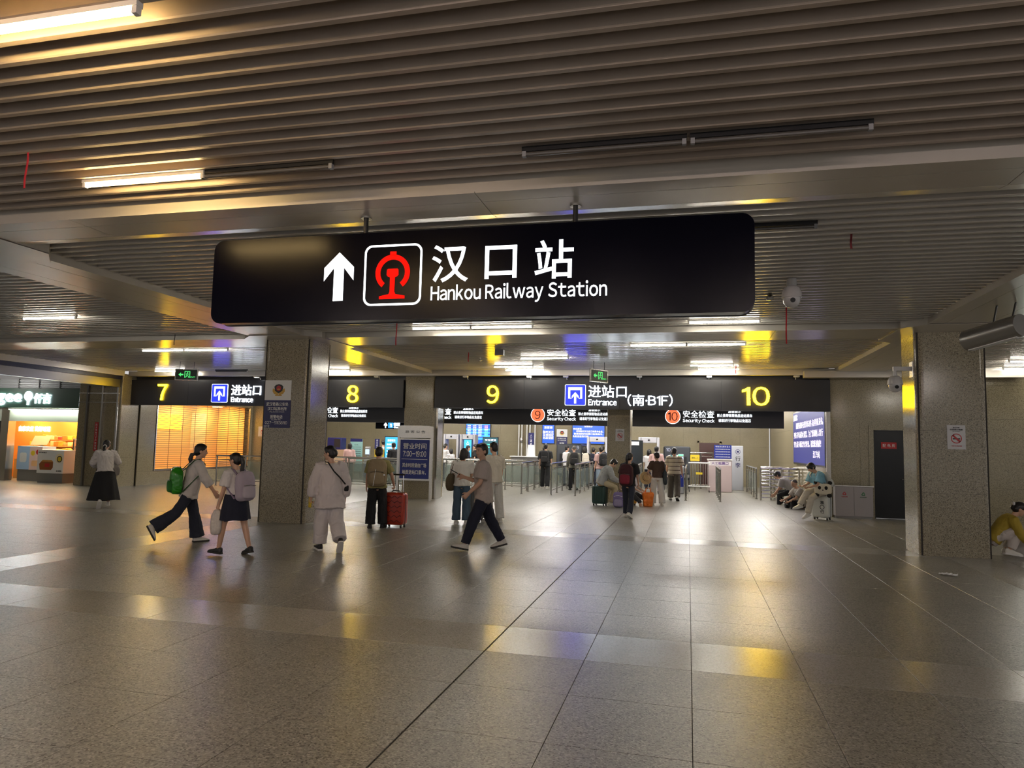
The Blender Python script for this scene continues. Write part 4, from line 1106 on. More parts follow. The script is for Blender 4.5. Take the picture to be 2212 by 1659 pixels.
# manual ticket gate, barrier and boards in lane ten
t = wthing('barrier_gate', 'low white barred barrier gate on castors in lane ten', 'gate', (0.42, 28.6, 0))
MB().tube([(0.02, 28.6, 1.12), (0.82, 28.6, 1.12)], 0.03, 8).tube([(0.02, 28.6, 0.22), (0.82, 28.6, 0.22)], 0.03, 8).build('gate_rail', WHITE_PL, t, world=True, smooth=True)
for i in range(8): MB().tube([(0.08+i*0.097, 28.6, 0.22), (0.08+i*0.097, 28.6, 1.12)], 0.012, 8).build('gate_bar', STEEL, t, world=True, smooth=True)
for x in (0.05, 0.79):
    MB().tube([(x, 28.6, 0.05), (x, 28.6, 0.22)], 0.014, 8).build('castor_stem', STEEL, t, world=True)
    MB().tube([(x-0.015, 28.6, 0.045), (x+0.015, 28.6, 0.045)], 0.045, 12).build('castor', RUBBER, t, world=True, smooth=True)
plate('yellow_notice', FRONT(0.42, 28.57, 0.72), 0.24, 0.08, PRINT_YELLOW, t, 0, 0.004)
t = wthing('manual_check_desk', 'pink steel manual ticket desk beneath blue notice board', 'desk', (1.2, 29.2, 0))
PINKST = M('pink_steel', (0.55, 0.44, 0.44), 0.35, 0.3)
MB().bevbox(0.76, 1.66, 29.1, 29.7, 0.0, 1.24, 0.02).build('desk_body', PINKST, t, world=True)
MB().box(0.74, 1.68, 29.05, 29.72, 1.24, 1.28).build('desk_top', WHITE_PL, t, world=True)
plate('name_strip', FRONT(1.21, 29.1, 1.12), 0.84, 0.17, M('strip_pale', (0.75, 0.7, 0.72), 0.4), t, 0, 0.004)
txt('人工检票口', M('print_violet', (0.10, 0.03, 0.22), 0.5), t, FRONT(1.21, 29.095, 1.12), (0, 0, 0.64, 0.11), bold=0.015, keep=False)
t = wthing('blue_notice_board', 'blue printed notice board above the manual ticket desk', 'notice board', (1.35, 29.3, 1.28))
MB().box(1.0, 1.66, 29.3, 29.33, 1.30, 1.84).build('board', PRINT_BLUE, t, world=True)
for i in range(5): txt('检票须知请旅客有序排队进站' if i else '铁路进站乘车告示', PRINT_WHITE, t, FRONT(1.33, 29.299, 1.57), (0, 0.2-i*0.1, 0.56, 0.04 if i else 0.06), keep=False)
for x in (1.05, 1.6): MB().box(x-0.01, x+0.01, 29.31, 29.32, 1.28, 1.32).build('foot', STEEL, t, world=True)
t = wthing('service_panel', 'tall grey service panel with a round emblem beside the marble wall', 'panel', (1.95, 30.5, 0))
MB().bevbox(1.72, 2.18, 30.45, 30.6, 0.02, 1.82, 0.015).build('panel_body', M('panel_grey', (0.48, 0.50, 0.55), 0.4, 0.3), t, world=True)
MB().box(1.70, 2.20, 30.40, 30.65, 0, 0.03).build('panel_foot', STEEL, t, world=True)
f = FRONT(1.97, 30.45, 1.58)
MB().ringprism(circle(0.10, 24), circle(0.085, 24), f, 0, 0.003).build('emblem_ring', PRINT_NAVY, t, world=True)
MB().prism([(-0.06, -0.03), (0.06, -0.03), (0.03, 0.04), (-0.03, 0.04)], f, 0, 0.003).build('emblem_house', PRINT_NAVY, t, world=True)
txt('行', PRINT_BLACK, t, FRONT(1.97, 30.45, 1.30), (0, 0, 0.2, 0.2), bold=0.01)
txt('李', PRINT_NAVY, t, FRONT(1.97, 30.45, 1.04), (0, 0, 0.2, 0.2), bold=0.01)
t = structure('door_2', 'dark red brown door in the hall back wall', (0.95, 33.95, 0)); t['_w'] = 1
MB().box(0.5, 1.4, 33.93, 33.99, 0, 1.95).build('door_leaf', M('door_maroon', (0.06, 0.015, 0.012), 0.4), t, world=True)
MB().box(0.42, 0.5, 33.92, 34.0, 0, 2.03).box(1.4, 1.48, 33.92, 34.0, 0, 2.03).box(0.42, 1.48, 33.92, 34.0, 1.95, 2.03).build('door_frame', WALL_MAT, t, world=True)
# fence behind the desk
railing('pale metal fence beside the blue notice board', (0.05, 31.2), (1.0, 31.2), h=1.5, n=2, glass=False)

# ================================================================ SECURITY MACHINES
def scanner(label, x0, x1, y, num):
    t = wthing('baggage_scanner', label, 'scanner', ((x0+x1)/2, y, 0), 'baggage scanners')
    MAC = M('scanner_dark', (0.045, 0.05, 0.06), 0.4)
    MB().bevbox(x0, x1, y, y+2.2, 0.35, 1.75, 0.05).build('scanner_body', MAC, t, world=True)
    MB().box(x0+0.15, x1-0.15, y-0.012, y+0.01, 0.72, 1.32).build('tunnel_curtain', BLACK_PL, t, world=True)
    MB().box(x0+0.1, x1-0.1, y-1.0, y, 0.62, 0.70).build('belt', RUBBER, t, world=True)
    MB().box(x0+0.05, x1-0.05, y-1.0, y, 0.50, 0.62).build('conveyor_frame', STEEL, t, world=True)
    for a in (x0+0.15, x1-0.15):
        for b in (y-0.9, y+0.3, y+2.0): MB().box(a-0.04, a+0.04, b-0.04, b+0.04, 0, 0.5).build('leg', STEEL, t, world=True)
    txt(num, M('scanner_numeral', (0.5, 0.55, 0.7), 0.4), t, FRONT(x1-0.18 if num == '9' else x0+0.2, y, 1.6), (0, 0, 0.2, 0.15), name='numeral')
    return t
scanner('dark baggage scanner marked nine in the hall', -5.75, -4.6, 31.7, '9')
scanner('dark baggage scanner marked ten in the hall', -1.0, 0.1, 30.6, '10')
def detector(label, x0, x1, y):
    t = wthing('metal_detector', label, 'metal detector', ((x0+x1)/2, y, 0), 'walk-through metal detectors')
    MD = M('detector_grey', (0.50, 0.50, 0.54), 0.4)
    for x in (x0, x1): MB().bevbox(x-0.05, x+0.05, y, y+0.55, 0.0, 2.1, 0.02).build('side_panel', MD, t, world=True)
    MB().bevbox(x0+0.05, x1-0.05, y+0.05, y+0.5, 1.86, 2.1, 0.02).build('cross_head', MD, t, world=True)
    MB().lathe([(0.04, 0), (0.04, -0.02), (0.02, -0.05)], 12, ((x0+x1)/2, y+0.05, 1.98), 'y').build('sensor_eye', BLACK_PL, t, world=True)
    return t
detector('grey walk-through detector behind entrance nine queue', -4.28, -3.48, 31.3)
detector('grey walk-through detector right of slim pillar', -1.95, -1.2, 30.0)
detector('grey walk-through detector at far left of nine hall', -11.2, -10.55, 32.0)
detector('grey walk-through detector beside the blue timetable', -10.38, -9.73, 32.0)
# screens
def screen(name, label, x0, x1, y, z0, z1, mat, lines, stand=False):
    t = wthing(name, label, 'screen', ((x0+x1)/2, y, 0 if stand else z0))
    MB().box(x0-0.03, x1+0.03, y, y+0.08, z0-0.03, z1+0.03).build('case', BLACK_PL, t, world=True)
    plate('display', FRONT((x0+x1)/2, y, (z0+z1)/2), x1-x0, z1-z0, mat, t, 0, 0.004)
    f = FRONT((x0+x1)/2, y-0.004, (z0+z1)/2)
    for s, a, b, w, h, m in lines: txt(s, m, t, f, (a, b, w, h), bold=0.004, keep=False)
    if stand:
        MB().box((x0+x1)/2-0.06, (x0+x1)/2+0.06, y+0.02, y+0.06, 0.03, z0).build('stand', BLACK_PL, t, world=True)
        MB().box(x0, x1, y-0.2, y+0.3, 0, 0.03).build('foot_plate', BLACK_PL, t, world=True)
    return t
W2 = M('screen_text', (0.8, 0.8, 0.9), 0.4, emit=(0.95, 0.85, 1.0), es=0.6)
screen('notice_screen', 'blue notice screen left of the police poster', -6.85, -6.28, 33.91, 1.78, 2.85, SCREEN_BLUE, [('温馨提', 0, 0.22, 0.42, 0.13, W2), ('随时关注', 0, 0.0, 0.52, 0.13, W2), ('及到指定', 0, -0.14, 0.52, 0.13, W2), ('先取误您', 0, -0.28, 0.52, 0.13, W2)])
screen('notice_screen', 'wide blue notice screen right of the police poster', -5.38, -3.86, 33.91, 1.80, 2.85, SCREEN_BLUE, [('温馨提示', 0, 0.3, 0.4, 0.11, W2), ('各位旅客:', -0.52, 0.17, 0.42, 0.1, W2), ('请您随时关注自己的乘车信息,', 0.06, 0.05, 1.3, 0.1, W2), ('根据指定的检票口检票乘车,', 0, -0.07, 1.4, 0.1, W2), ('先取误您的行程。', -0.35, -0.19, 0.8, 0.1, W2)])
t = screen('timetable_screen', 'bright blue timetable screen in the nine hall', -10.72, -9.5, 33.91, 1.5, 2.85, SCREEN_BLUE, [])
fT = FRONT(-10.11, 33.906, 2.175)
for i in range(5): plate('row_band', fT, 1.22, 0.085, SCREEN_CYAN, t, 0, 0.002, 0, 0.36-i*0.155 if i else 0.48)
G2 = M('screen_green_text', (0.1, 0.8, 0.5), 0.4, emit=(0.1, 1.0, 0.6), es=1.2)
R2 = M('screen_red_text', (0.8, 0.2, 0.3), 0.4, emit=(1.0, 0.25, 0.4), es=1.2)
txt('列车时刻', W2, t, fT, (0, 0.48, 0.4, 0.07), lift=0.003, bold=0.02, keep=False)
for i in range(7):
    b = 0.385-i*0.083
    for a, s, m in ((-0.46, 'G%d7' % (10+i), W2), (-0.18, '%02d:%d5' % (9+i, i % 6), W2), (0.1, '汉口', W2), (0.42, '候车' if i > 2 else '检票', G2 if i > 2 else R2)):
        txt(s, m, t, fT, (a, b, 0.17, 0.055), lift=0.003, bold=0.02, keep=False)
screen('standing_screen', 'black standing information screen behind the man with a phone', -8.75, -8.1, 30.2, 0.95, 1.95, M('screen_dim', (0.02, 0.03, 0.04), 0.2, emit=(0.02, 0.10, 0.12), es=0.6), [('安检须知', 0, 0.4, 0.5, 0.09, W2), ('请将行李放置于传送带', 0, 0.2, 0.55, 0.05, G2), ('手机钥匙请放入托盘', 0, 0.08, 0.5, 0.05, G2)], True)
screen('standing_screen', 'bright blue standing notice screen inside entrance eight', -12.42, -11.86, 28.0, 0.75, 1.87, SCREEN_CYAN, [('温馨提示', 0, 0.42, 0.36, 0.1, W2)]+[('进站请刷身份证件一人一杆严禁'[i:i+7], 0, 0.25-i*0.14, 0.42, 0.08, W2) for i in range(5)], True)
screen('pole_screen', 'narrow blue vertical sign by the detectors', -10.08, -9.72, 31.6, 1.05, 1.85, SCREEN_CYAN, [(c, 0, 0.28-i*0.16, 0.15, 0.14, W2) for i, c in enumerate('人工通道')], True)
# police poster on back wall
t = wthing('police_poster', 'white and navy police poster between the blue screens', 'notice', (-5.9, 33.96, 2.1))
plate('white_board', FRONT(-5.90, 33.96, 2.28), 0.52, 0.36, PRINT_WHITE, t, 0, 0.006)
plate('navy_board', FRONT(-5.90, 33.96, 1.90), 0.52, 0.40, PRINT_NAVY, t, 0, 0.006)
emblem(t, FRONT(-5.9, 33.953, 2.29), 0.17)
for b, s in ((0.12, '武汉铁路公安处'), (0.03, '汉口站派出所')): txt(s, PRINT_WHITE, t, FRONT(-5.9, 33.953, 1.90), (0, b, 0.42, 0.06), keep=False)
txt('报警', PRINT_WHITE, t, FRONT(-5.9, 33.953, 1.78), (0, 0, 0.24, 0.1), keep=False)
# police counter and pole board
t = wthing('police_counter', 'grey police desk with dark lettering in the nine hall', 'counter', (-6.6, 30.5, 0))
MB().box(-7.5, -5.95, 30.3, 30.9, 0, 1.14).build('desk_body', M('counter_grey', (0.16, 0.15, 0.14), 0.4, 0.3), t, world=True)
MB().box(-7.55, -5.9, 30.25, 30.95, 1.14, 1.18).build('desk_top', PRINT_WHITE, t, world=True)
txt('公安处置台', PRINT_BLACK, t, FRONT(-6.9, 30.299, 0.98), (0, 0, 0.85, 0.13), bold=0.02, keep=False)
t = wthing('pole_notice', 'narrow navy notice on white cone foot upon police desk', 'notice', (-6.68, 30.6, 1.18))
MB().lathe([(0.20, 0), (0.14, 0.5)], 18, (-6.68, 30.6, 1.18)).build('cone_foot', PRINT_WHITE, t, world=True, smooth=True)
MB().box(-6.80, -6.56, 30.55, 30.6, 1.66, 2.2).build('navy_board', PRINT_NAVY, t, world=True)
for i, c in enumerate('人工通道'): txt(c, PRINT_WHITE, t, FRONT(-6.68, 30.549, 2.08), (0, -i*0.12, 0.10, 0.10))
# entrance eight furniture
t = wthing('ticket_machine', 'navy blue ticket machine on wooden counter inside entrance eight', 'machine', (-15.3, 29.0, 0.0))
MB().box(-15.9, -14.6, 28.9, 29.6, 0, 1.27).build('wood_counter', M('counter_wood', (0.42, 0.28, 0.18), 0.5), t, world=True)
MB().bevbox(-15.66, -14.98, 29.0, 29.5, 1.27, 1.80, 0.02).build('machine_body', PRINT_NAVY, t, world=True)
plate('machine_screen', FRONT(-15.17, 29.0, 1.56), 0.3, 0.36, BLACK_PL, t, 0, 0.005)
t = wthing('teal_poster_stand', 'pale teal poster stand behind the woman in pink', 'poster', (-14.73, 30.0, 0))
MB().box(-15.03, -14.43, 30.0, 30.04, 0.3, 1.78).build('poster_board', M('poster_teal', (0.28, 0.50, 0.48), 0.5), t, world=True)
plate('navy_head', FRONT(-14.73, 30.0, 1.71), 0.60, 0.14, PRINT_NAVY, t, 0, 0.003)
for i in range(7): txt('公告' if i == 0 else '旅客朋友请注意随身携带物品', PRINT_BLACK, t, FRONT(-14.73, 30.0, 1.5), (0, -i*0.1, 0.2 if i == 0 else 0.48, 0.06 if i == 0 else 0.035), keep=False)
for x in (-14.95, -14.5): MB().box(x-0.015, x+0.015, 30.0, 30.2, 0, 0.35).build('leg', STEEL, t, world=True)
t = wthing('wall_notice', 'narrow navy notice beside the teal poster', 'notice', (-14.0, 31.0, 0))
MB().box(-14.28, -14.05, 31.0, 31.03, 1.32, 1.80).build('navy_board', PRINT_NAVY, t, world=True)
MB().tube([(-14.16, 31.02, 0), (-14.16, 31.02, 1.32)], 0.015, 8).build('pole', STEEL, t, world=True)
for i, c in enumerate('请走这边'): txt(c, PRINT_WHITE, t, FRONT(-14.165, 30.999, 1.72), (0, -i*0.11, 0.09, 0.09))
def ticket_gate(label, x, y, cap):
    t = wthing('ticket_gate', label, 'ticket gate', (x, y, 0), 'ticket gates with face readers')
    MB().bevbox(x-0.12, x+0.12, y, y+1.3, 0, 1.0, 0.03).build('gate_body', M('gate_grey', (0.35, 0.36, 0.38), 0.35, 0.4), t, world=True)
    MB().box(x-0.03, x+0.03, y+0.08, y+0.12, 1.0, 1.12).build('reader_neck', STEEL, t, world=True)
    MB().bevbox(x-0.11, x+0.11, y+0.06, y+0.14, 1.10, 1.46, 0.02).build('reader_head', GREY_PL, t, world=True)
    plate('reader_screen', FRONT(x, y+0.06, 1.25), 0.17, 0.20, M('reader_screen', (0.1, 0.12, 0.15), 0.2, emit=(0.45, 0.6, 0.9), es=0.7), t, 0, 0.003)
    plate('reader_light', FRONT(x, y+0.06, 1.42), 0.18, 0.05, cap, t, 0, 0.003)
    plate('arrow_panel', FRONT(x, y, 0.5), 0.2, 0.5, PRINT_BLUE, t, 0, 0.003)
    return t
GL = M('gate_green_light', (0.1, 0.6, 0.2), 0.4, emit=(0.1, 0.9, 0.3), es=0.9)
ticket_gate('ticket gate left of the man in stripes', -1.0, 27.2, PRINT_WHITE)
ticket_gate('ticket gate right of man in stripes with green light', -0.26, 27.2, GL)
ticket_gate('ticket gate left of yellow notice inside entrance eight', -12.5, 26.4, PRINT_WHITE)
ticket_gate('ticket gate right of yellow notice inside entrance eight', -10.95, 26.4, PRINT_WHITE)
o = MB().box(-12.25, -11.85, 26.6, 26.64, 1.05, 1.35).build('yellow_notice', PRINT_YELLOW); 
t = wthing('notice_stand', 'yellow notice between the ticket gates inside entrance eight', 'notice', (-12.0, 26.6, 0))
o.parent = t; o.matrix_parent_inverse = Matrix.Translation(-Vector(t.location)); o.name = 'notice_board'
MB().tube([(-12.05, 26.62, 0), (-12.05, 26.62, 1.05)], 0.015, 8).build('pole', STEEL, t, world=True)
t = wthing('notice_stand', 'yellow notice on the low fence before the manual desk', 'notice', (0.27, 29.6, 0))
plate('notice_board', FRONT(0.27, 29.6, 1.30), 0.36, 0.24, PRINT_YELLOW, t, 0, 0.01)
MB().tube([(0.27, 29.62, 0), (0.27, 29.62, 1.2)], 0.015, 8).build('pole', STEEL, t, world=True)
txt('请走人工', PRINT_BLACK, t, FRONT(0.27, 29.59, 1.30), (0, 0, 0.26, 0.07), keep=False)
t = wthing('glass_display_board', 'dark glass display board right of the slim pillar', 'board', (-2.1, 27.6, 0))
MB().box(-2.5, -1.75, 29.0, 29.05, 0.7, 1.95).build('board', M('board_dark', (0.02, 0.025, 0.03), 0.08), t, world=True)
MB().box(-2.4, -1.9, 28.98, 29.0, 1.75, 1.9).build('pale_header', PRINT_WHITE, t, world=True)
for x in (-2.45, -1.8): MB().box(x-0.02, x+0.02, 29.0, 29.05, 0, 0.7).build('leg', STEEL, t, world=True)
# steel jambs and pipes at the openings
t = wthing('steel_jamb', 'tall steel door jamb right of the granite pier', 'jamb', (-7.25, 20.4, 0))
MB().box(-7.36, -7.27, 20.15, 20.6, 0, 2.7).build('jamb_profile', STEEL, t, world=True)
MB().box(-7.56, -7.44, 20.92, 21.2, 0, 2.9).build('stone_reveal', WALL_MAT, t, world=True)
t = wthing('steel_corner_guard', 'tall steel corner guard left of the granite wall', 'jamb', (3.56, 20.2, 0))
MB().box(3.50, 3.60, 19.99, 20.12, 0, 2.7).build('guard', STEEL, t, world=True)
t = wthing('pipe_cluster', 'white wall pipes with valves right of standing screen', 'pipes', (-7.6, 33.7, 0))
for i, x in enumerate((-8.0, -7.85, -7.6, -7.45, -7.2)):
    MB().tube([(x, 33.8, 0), (x, 33.8, 3.6)], 0.035, 10).build('pipe', WHITE_PL, t, world=True, smooth=True)
    if i in (1, 3): MB().lathe([(0.05, -0.12), (0.07, -0.05), (0.07, 0.05), (0.05, 0.12)], 12, (x, 33.74, 1.9)).build('valve', STEEL, t, world=True, smooth=True)

# ================================================================ CAMERAS AND SMALL CEILING THINGS
CAMW = M('camera_shell', (0.62, 0.60, 0.60), 0.3)
def dome(t, c, s=1.0):
    MB().lathe([(0.02, 0.145), (0.06, 0.14), (0.092, 0.115), (0.115, 0.06), (0.118, 0.0), (0.105, -0.005)], 24, c).build('shell', CAMW, t, smooth=True, world=True)
    MB().lathe([(0.104, 0.0), (0.104, -0.03), (0.095, -0.07), (0.072, -0.11), (0.035, -0.133), (0.005, -0.138)], 24, c).build('globe', M('camera_globe', (0.58, 0.57, 0.58), 0.2), t, smooth=True, world=True)
    MB().lathe([(0.122, 0.004), (0.122, -0.008)], 24, c).build('shade_ring', CAMW, t, smooth=True, world=True)
    MB().tube([(c[0], c[1]-0.095, c[2]-0.05), (c[0], c[1]-0.112, c[2]-0.055)], 0.03, 14).build('lens', BLACK_PL, t, smooth=True, world=True)
t = wthing('dome_camera', 'white dome camera hanging from slats right of the big sign', 'camera', (1.25, 9.3, 3.79))
dome(t, (1.25, 9.3, 3.56))
MB().tube([(1.25, 9.3, 3.69), (1.25, 9.3, 3.79)], 0.06, 14).build('ceiling_mount', CAMW, t, world=True, smooth=True)
t = wthing('dome_camera', 'white dome camera on a bracket at the right column', 'camera', (3.70, 13.4, 2.8))
dome(t, (3.43, 13.3, 2.83))
MB().tube([(3.43, 13.3, 2.96), (3.43, 13.3, 3.09)], 0.03, 10).build('stem', CAMW, t, world=True, smooth=True)
MB().box(3.40, 3.70, 13.27, 13.33, 3.06, 3.13).build('bracket_arm', CAMW, t, world=True)
MB().box(3.68, 3.702, 13.23, 13.40, 2.95, 3.21).build('wall_plate', STEEL, t, world=True)
t = wthing('spot_fitting', 'small round spot fitting beside the dome camera', 'spot', (1.08, 10.1, 3.79))
MB().lathe([(0.03, 0.10), (0.035, 0.05), (0.05, 0.03), (0.05, 0.0), (0.03, -0.01)], 16, (1.08, 10.1, 3.70)).build('housing', STEEL, t, smooth=True, world=True)
t = wthing('ceiling_speaker', 'small square grey ceiling loudspeaker between nine and exit sign', 'speaker', (-4.15, 15.5, 3.79))
MB().box(-4.25, -4.05, 15.4, 15.52, 3.66, 3.79).build('housing', GREY_PL, t, world=True)
t = wthing('sprinkler', 'small ceiling sprinkler right of granite pier top', 'sprinkler', (-5.0, 16.8, 3.79))
MB().lathe([(0.02, 0.09), (0.02, 0.05), (0.05, 0.03), (0.05, 0.02), (0.015, 0.0)], 12, (-5.0, 16.8, 3.70)).build('head', CHROME, t, smooth=True, world=True)
t = wthing('projector_lamp', 'grey cylindrical flood lamp at right picture edge', 'lamp', (4.0, 10.6, 3.7))
c0 = Vector((3.85, 11.25, 3.27)); c1 = Vector((4.25, 10.55, 3.37))
MB().tube([c0, c1], 0.15, 24).build('lamp_drum', M('lamp_metal', (0.35, 0.34, 0.33), 0.3, 0.8), t, world=True, smooth=True)
dd = (c1-c0).normalized(); rr = dd.cross(Vector((0, 0, 1))).normalized()
mid = (c0+c1)/2-Vector((0, 0, 0.142))
MB().prism([(-0.36, -0.05), (0.36, -0.05), (0.36, 0.05), (-0.36, 0.05)], (tuple(mid), tuple(dd), tuple(dd.cross(Vector((0, 0, -1))).normalized())), -0.012, 0.012).build('light_slot', PRINT_WHITE, t, world=True)
MB().tube([(4.05, 10.9, 3.45), (4.1, 10.9, 3.70)], 0.014, 8).tube([(4.2, 10.7, 3.48), (4.25, 10.7, 3.70)], 0.014, 8).build('hanger', BLACK_PL, t, world=True)
def on_slat(y):
    a, b = (0.55, 5.38) if y < 6 else ((6.20, 12.72) if y < 13 else (13.90, 19.70))
    n = int((b-a)/PITCH); off = (b-a-n*PITCH)/2
    return a+off+round((y-a-off)/PITCH-0.5)*PITCH+PITCH/2
RIB = M('red_ribbon', (0.55, 0.02, 0.03), 0.6)
for lab, x, y, z0, l, m in (
    ('long red ribbon hanging from slats at far left', -4.90, 4.20, 3.79, 0.28, RIB),
    ('red ribbon hanging below the big sign near left', -5.05, 11.6, 3.79, 0.42, RIB),
    ('short red ribbon left of the nine', -5.0, 15.9, 3.79, 0.22, RIB),
    ('long red ribbon hanging under the dome camera', 1.42, 11.2, 3.79, 0.55, RIB),
    ('short dark red ribbon right of the big sign', 1.55, 7.4, 3.79, 0.15, M('dark_ribbon', (0.16, 0.01, 0.015), 0.6)),
    ('thin dark cord hanging in the left bay', -10.4, 12.6, 3.79, 0.22, M('dark_cord', (0.03, 0.02, 0.02), 0.6)),
    ('red ribbon end above the ten sign', 1.18, 18.9, 3.79, 0.2, RIB)):
    mb = MB(); pts = []; y = on_slat(y)
    for i in range(6): pts.append((x+0.004*math.sin(i*1.3), y+0.004*math.sin(i), z0+0.03-(l+0.03)*i/5))
    mb.tube(pts, [(0.010, 0.003)]*6, 6, right=(1, 0, 0))
    o = mb.build('ribbon', m, smooth=True); tag(o, lab, 'ribbon', 'ribbons hanging from the ceiling')
# crumpled paper on floor and dark specks
mb = MB(); n = 7
V = [[(0.11*(i/n-0.5)*2+random.uniform(-0.01, 0.01), 0.05*(j/4-0.5)*2+random.uniform(-0.01, 0.01), random.uniform(0.004, 0.035)) for i in range(n+1)] for j in range(5)]
v = [p for r in V for p in r]; f = [(j*(n+1)+i, j*(n+1)+i+1, (j+1)*(n+1)+i+1, (j+1)*(n+1)+i) for j in range(4) for i in range(n)]
mb.add(v, f)
o = mb.build('crumpled_paper', PRINT_WHITE); o.location = (3.48, 11.12, 0.0); o.rotation_euler = (0, 0, -0.4)
tag(o, 'crumpled white paper scrap on floor before right column', 'paper')

# ================================================================ PEOPLE
def remesh(mb, name, vox, smooth=2, wrinkle=0.0, wscale=7.0, seed=0.0):
    """union of overlapping solids as ONE continuous surface"""
    me = mb.mesh('raw')
    ob = bpy.data.objects.new('raw', me)
    r = ob.modifiers.new('r', 'REMESH'); r.mode = 'VOXEL'; r.voxel_size = vox
    if smooth:
        s = ob.modifiers.new('s', 'SMOOTH'); s.factor = 0.5; s.iterations = smooth
    out = evaluate(ob)
    bpy.data.objects.remove(ob); bpy.data.meshes.remove(me)
    out.name = name
    if wrinkle:
        n = len(out.vertices)
        co = np.empty(n*3); no = np.empty(n*3)
        out.vertices.foreach_get('co', co); out.vertices.foreach_get('normal', no)
        co = co.reshape(-1, 3); no = no.reshape(-1, 3)
        d = np.empty(n)
        for i in range(n):
            p = co[i]
            w = 0.35*mnoise.noise(Vector((p[0]*4+seed, p[1]*4, p[2]*4)))
            a = mnoise.noise(Vector((p[0]*wscale+seed+w*3, p[1]*wscale, (p[2]+w)*wscale*0.55)))
            b = mnoise.noise(Vector((p[0]*wscale*2.1+w*5, p[1]*wscale*2.1+seed, (p[2]-w)*wscale*1.5)))
            d[i] = 0.75*a+0.9*(0.35-abs(b)*1.4)
        co = co+no*(d*wrinkle)[:, None]
        out.vertices.foreach_set('co', co.ravel()); out.update()
    return out
SKIN = M('skin', (0.60, 0.36, 0.25), 0.45, var=0.06, vscale=8)
HAIR = M('hair_black', (0.010, 0.008, 0.008), 0.36, var=0.3, vscale=60, bump=0.3, bscale=150)
HAIRG = M('hair_grey_stubble', (0.10, 0.085, 0.075), 0.6)
EYEM = M('eye_dark', (0.015, 0.01, 0.008), 0.2)
LIPM = M('lip', (0.38, 0.14, 0.11), 0.45)
def cloth(name, c, rough=0.85):
    return M('cloth_'+name, c, rough, var=0.10, vscale=5, bump=0.15, bscale=260)
WHITEC = cloth('white', (0.72, 0.70, 0.70)); CREAM = cloth('cream', (0.66, 0.60, 0.50)); BLACKC = cloth('black', (0.012, 0.012, 0.014))
DENIM = cloth('dark_denim', (0.018, 0.022, 0.040)); NAVY = cloth('navy', (0.012, 0.014, 0.032)); BEIGE = cloth('beige', (0.52, 0.44, 0.38))
SHOEW = M('shoe_white', (0.72, 0.69, 0.63), 0.5); SHOEB = M('shoe_black', (0.015, 0.015, 0.016), 0.5); SOLEB = M('sole_dark', (0.03, 0.028, 0.025), 0.7); SOLEW = M('sole_white', (0.75, 0.73, 0.7), 0.6)

def facing(x, y, phi):
    return math.atan2(-x, y)-math.radians(phi)

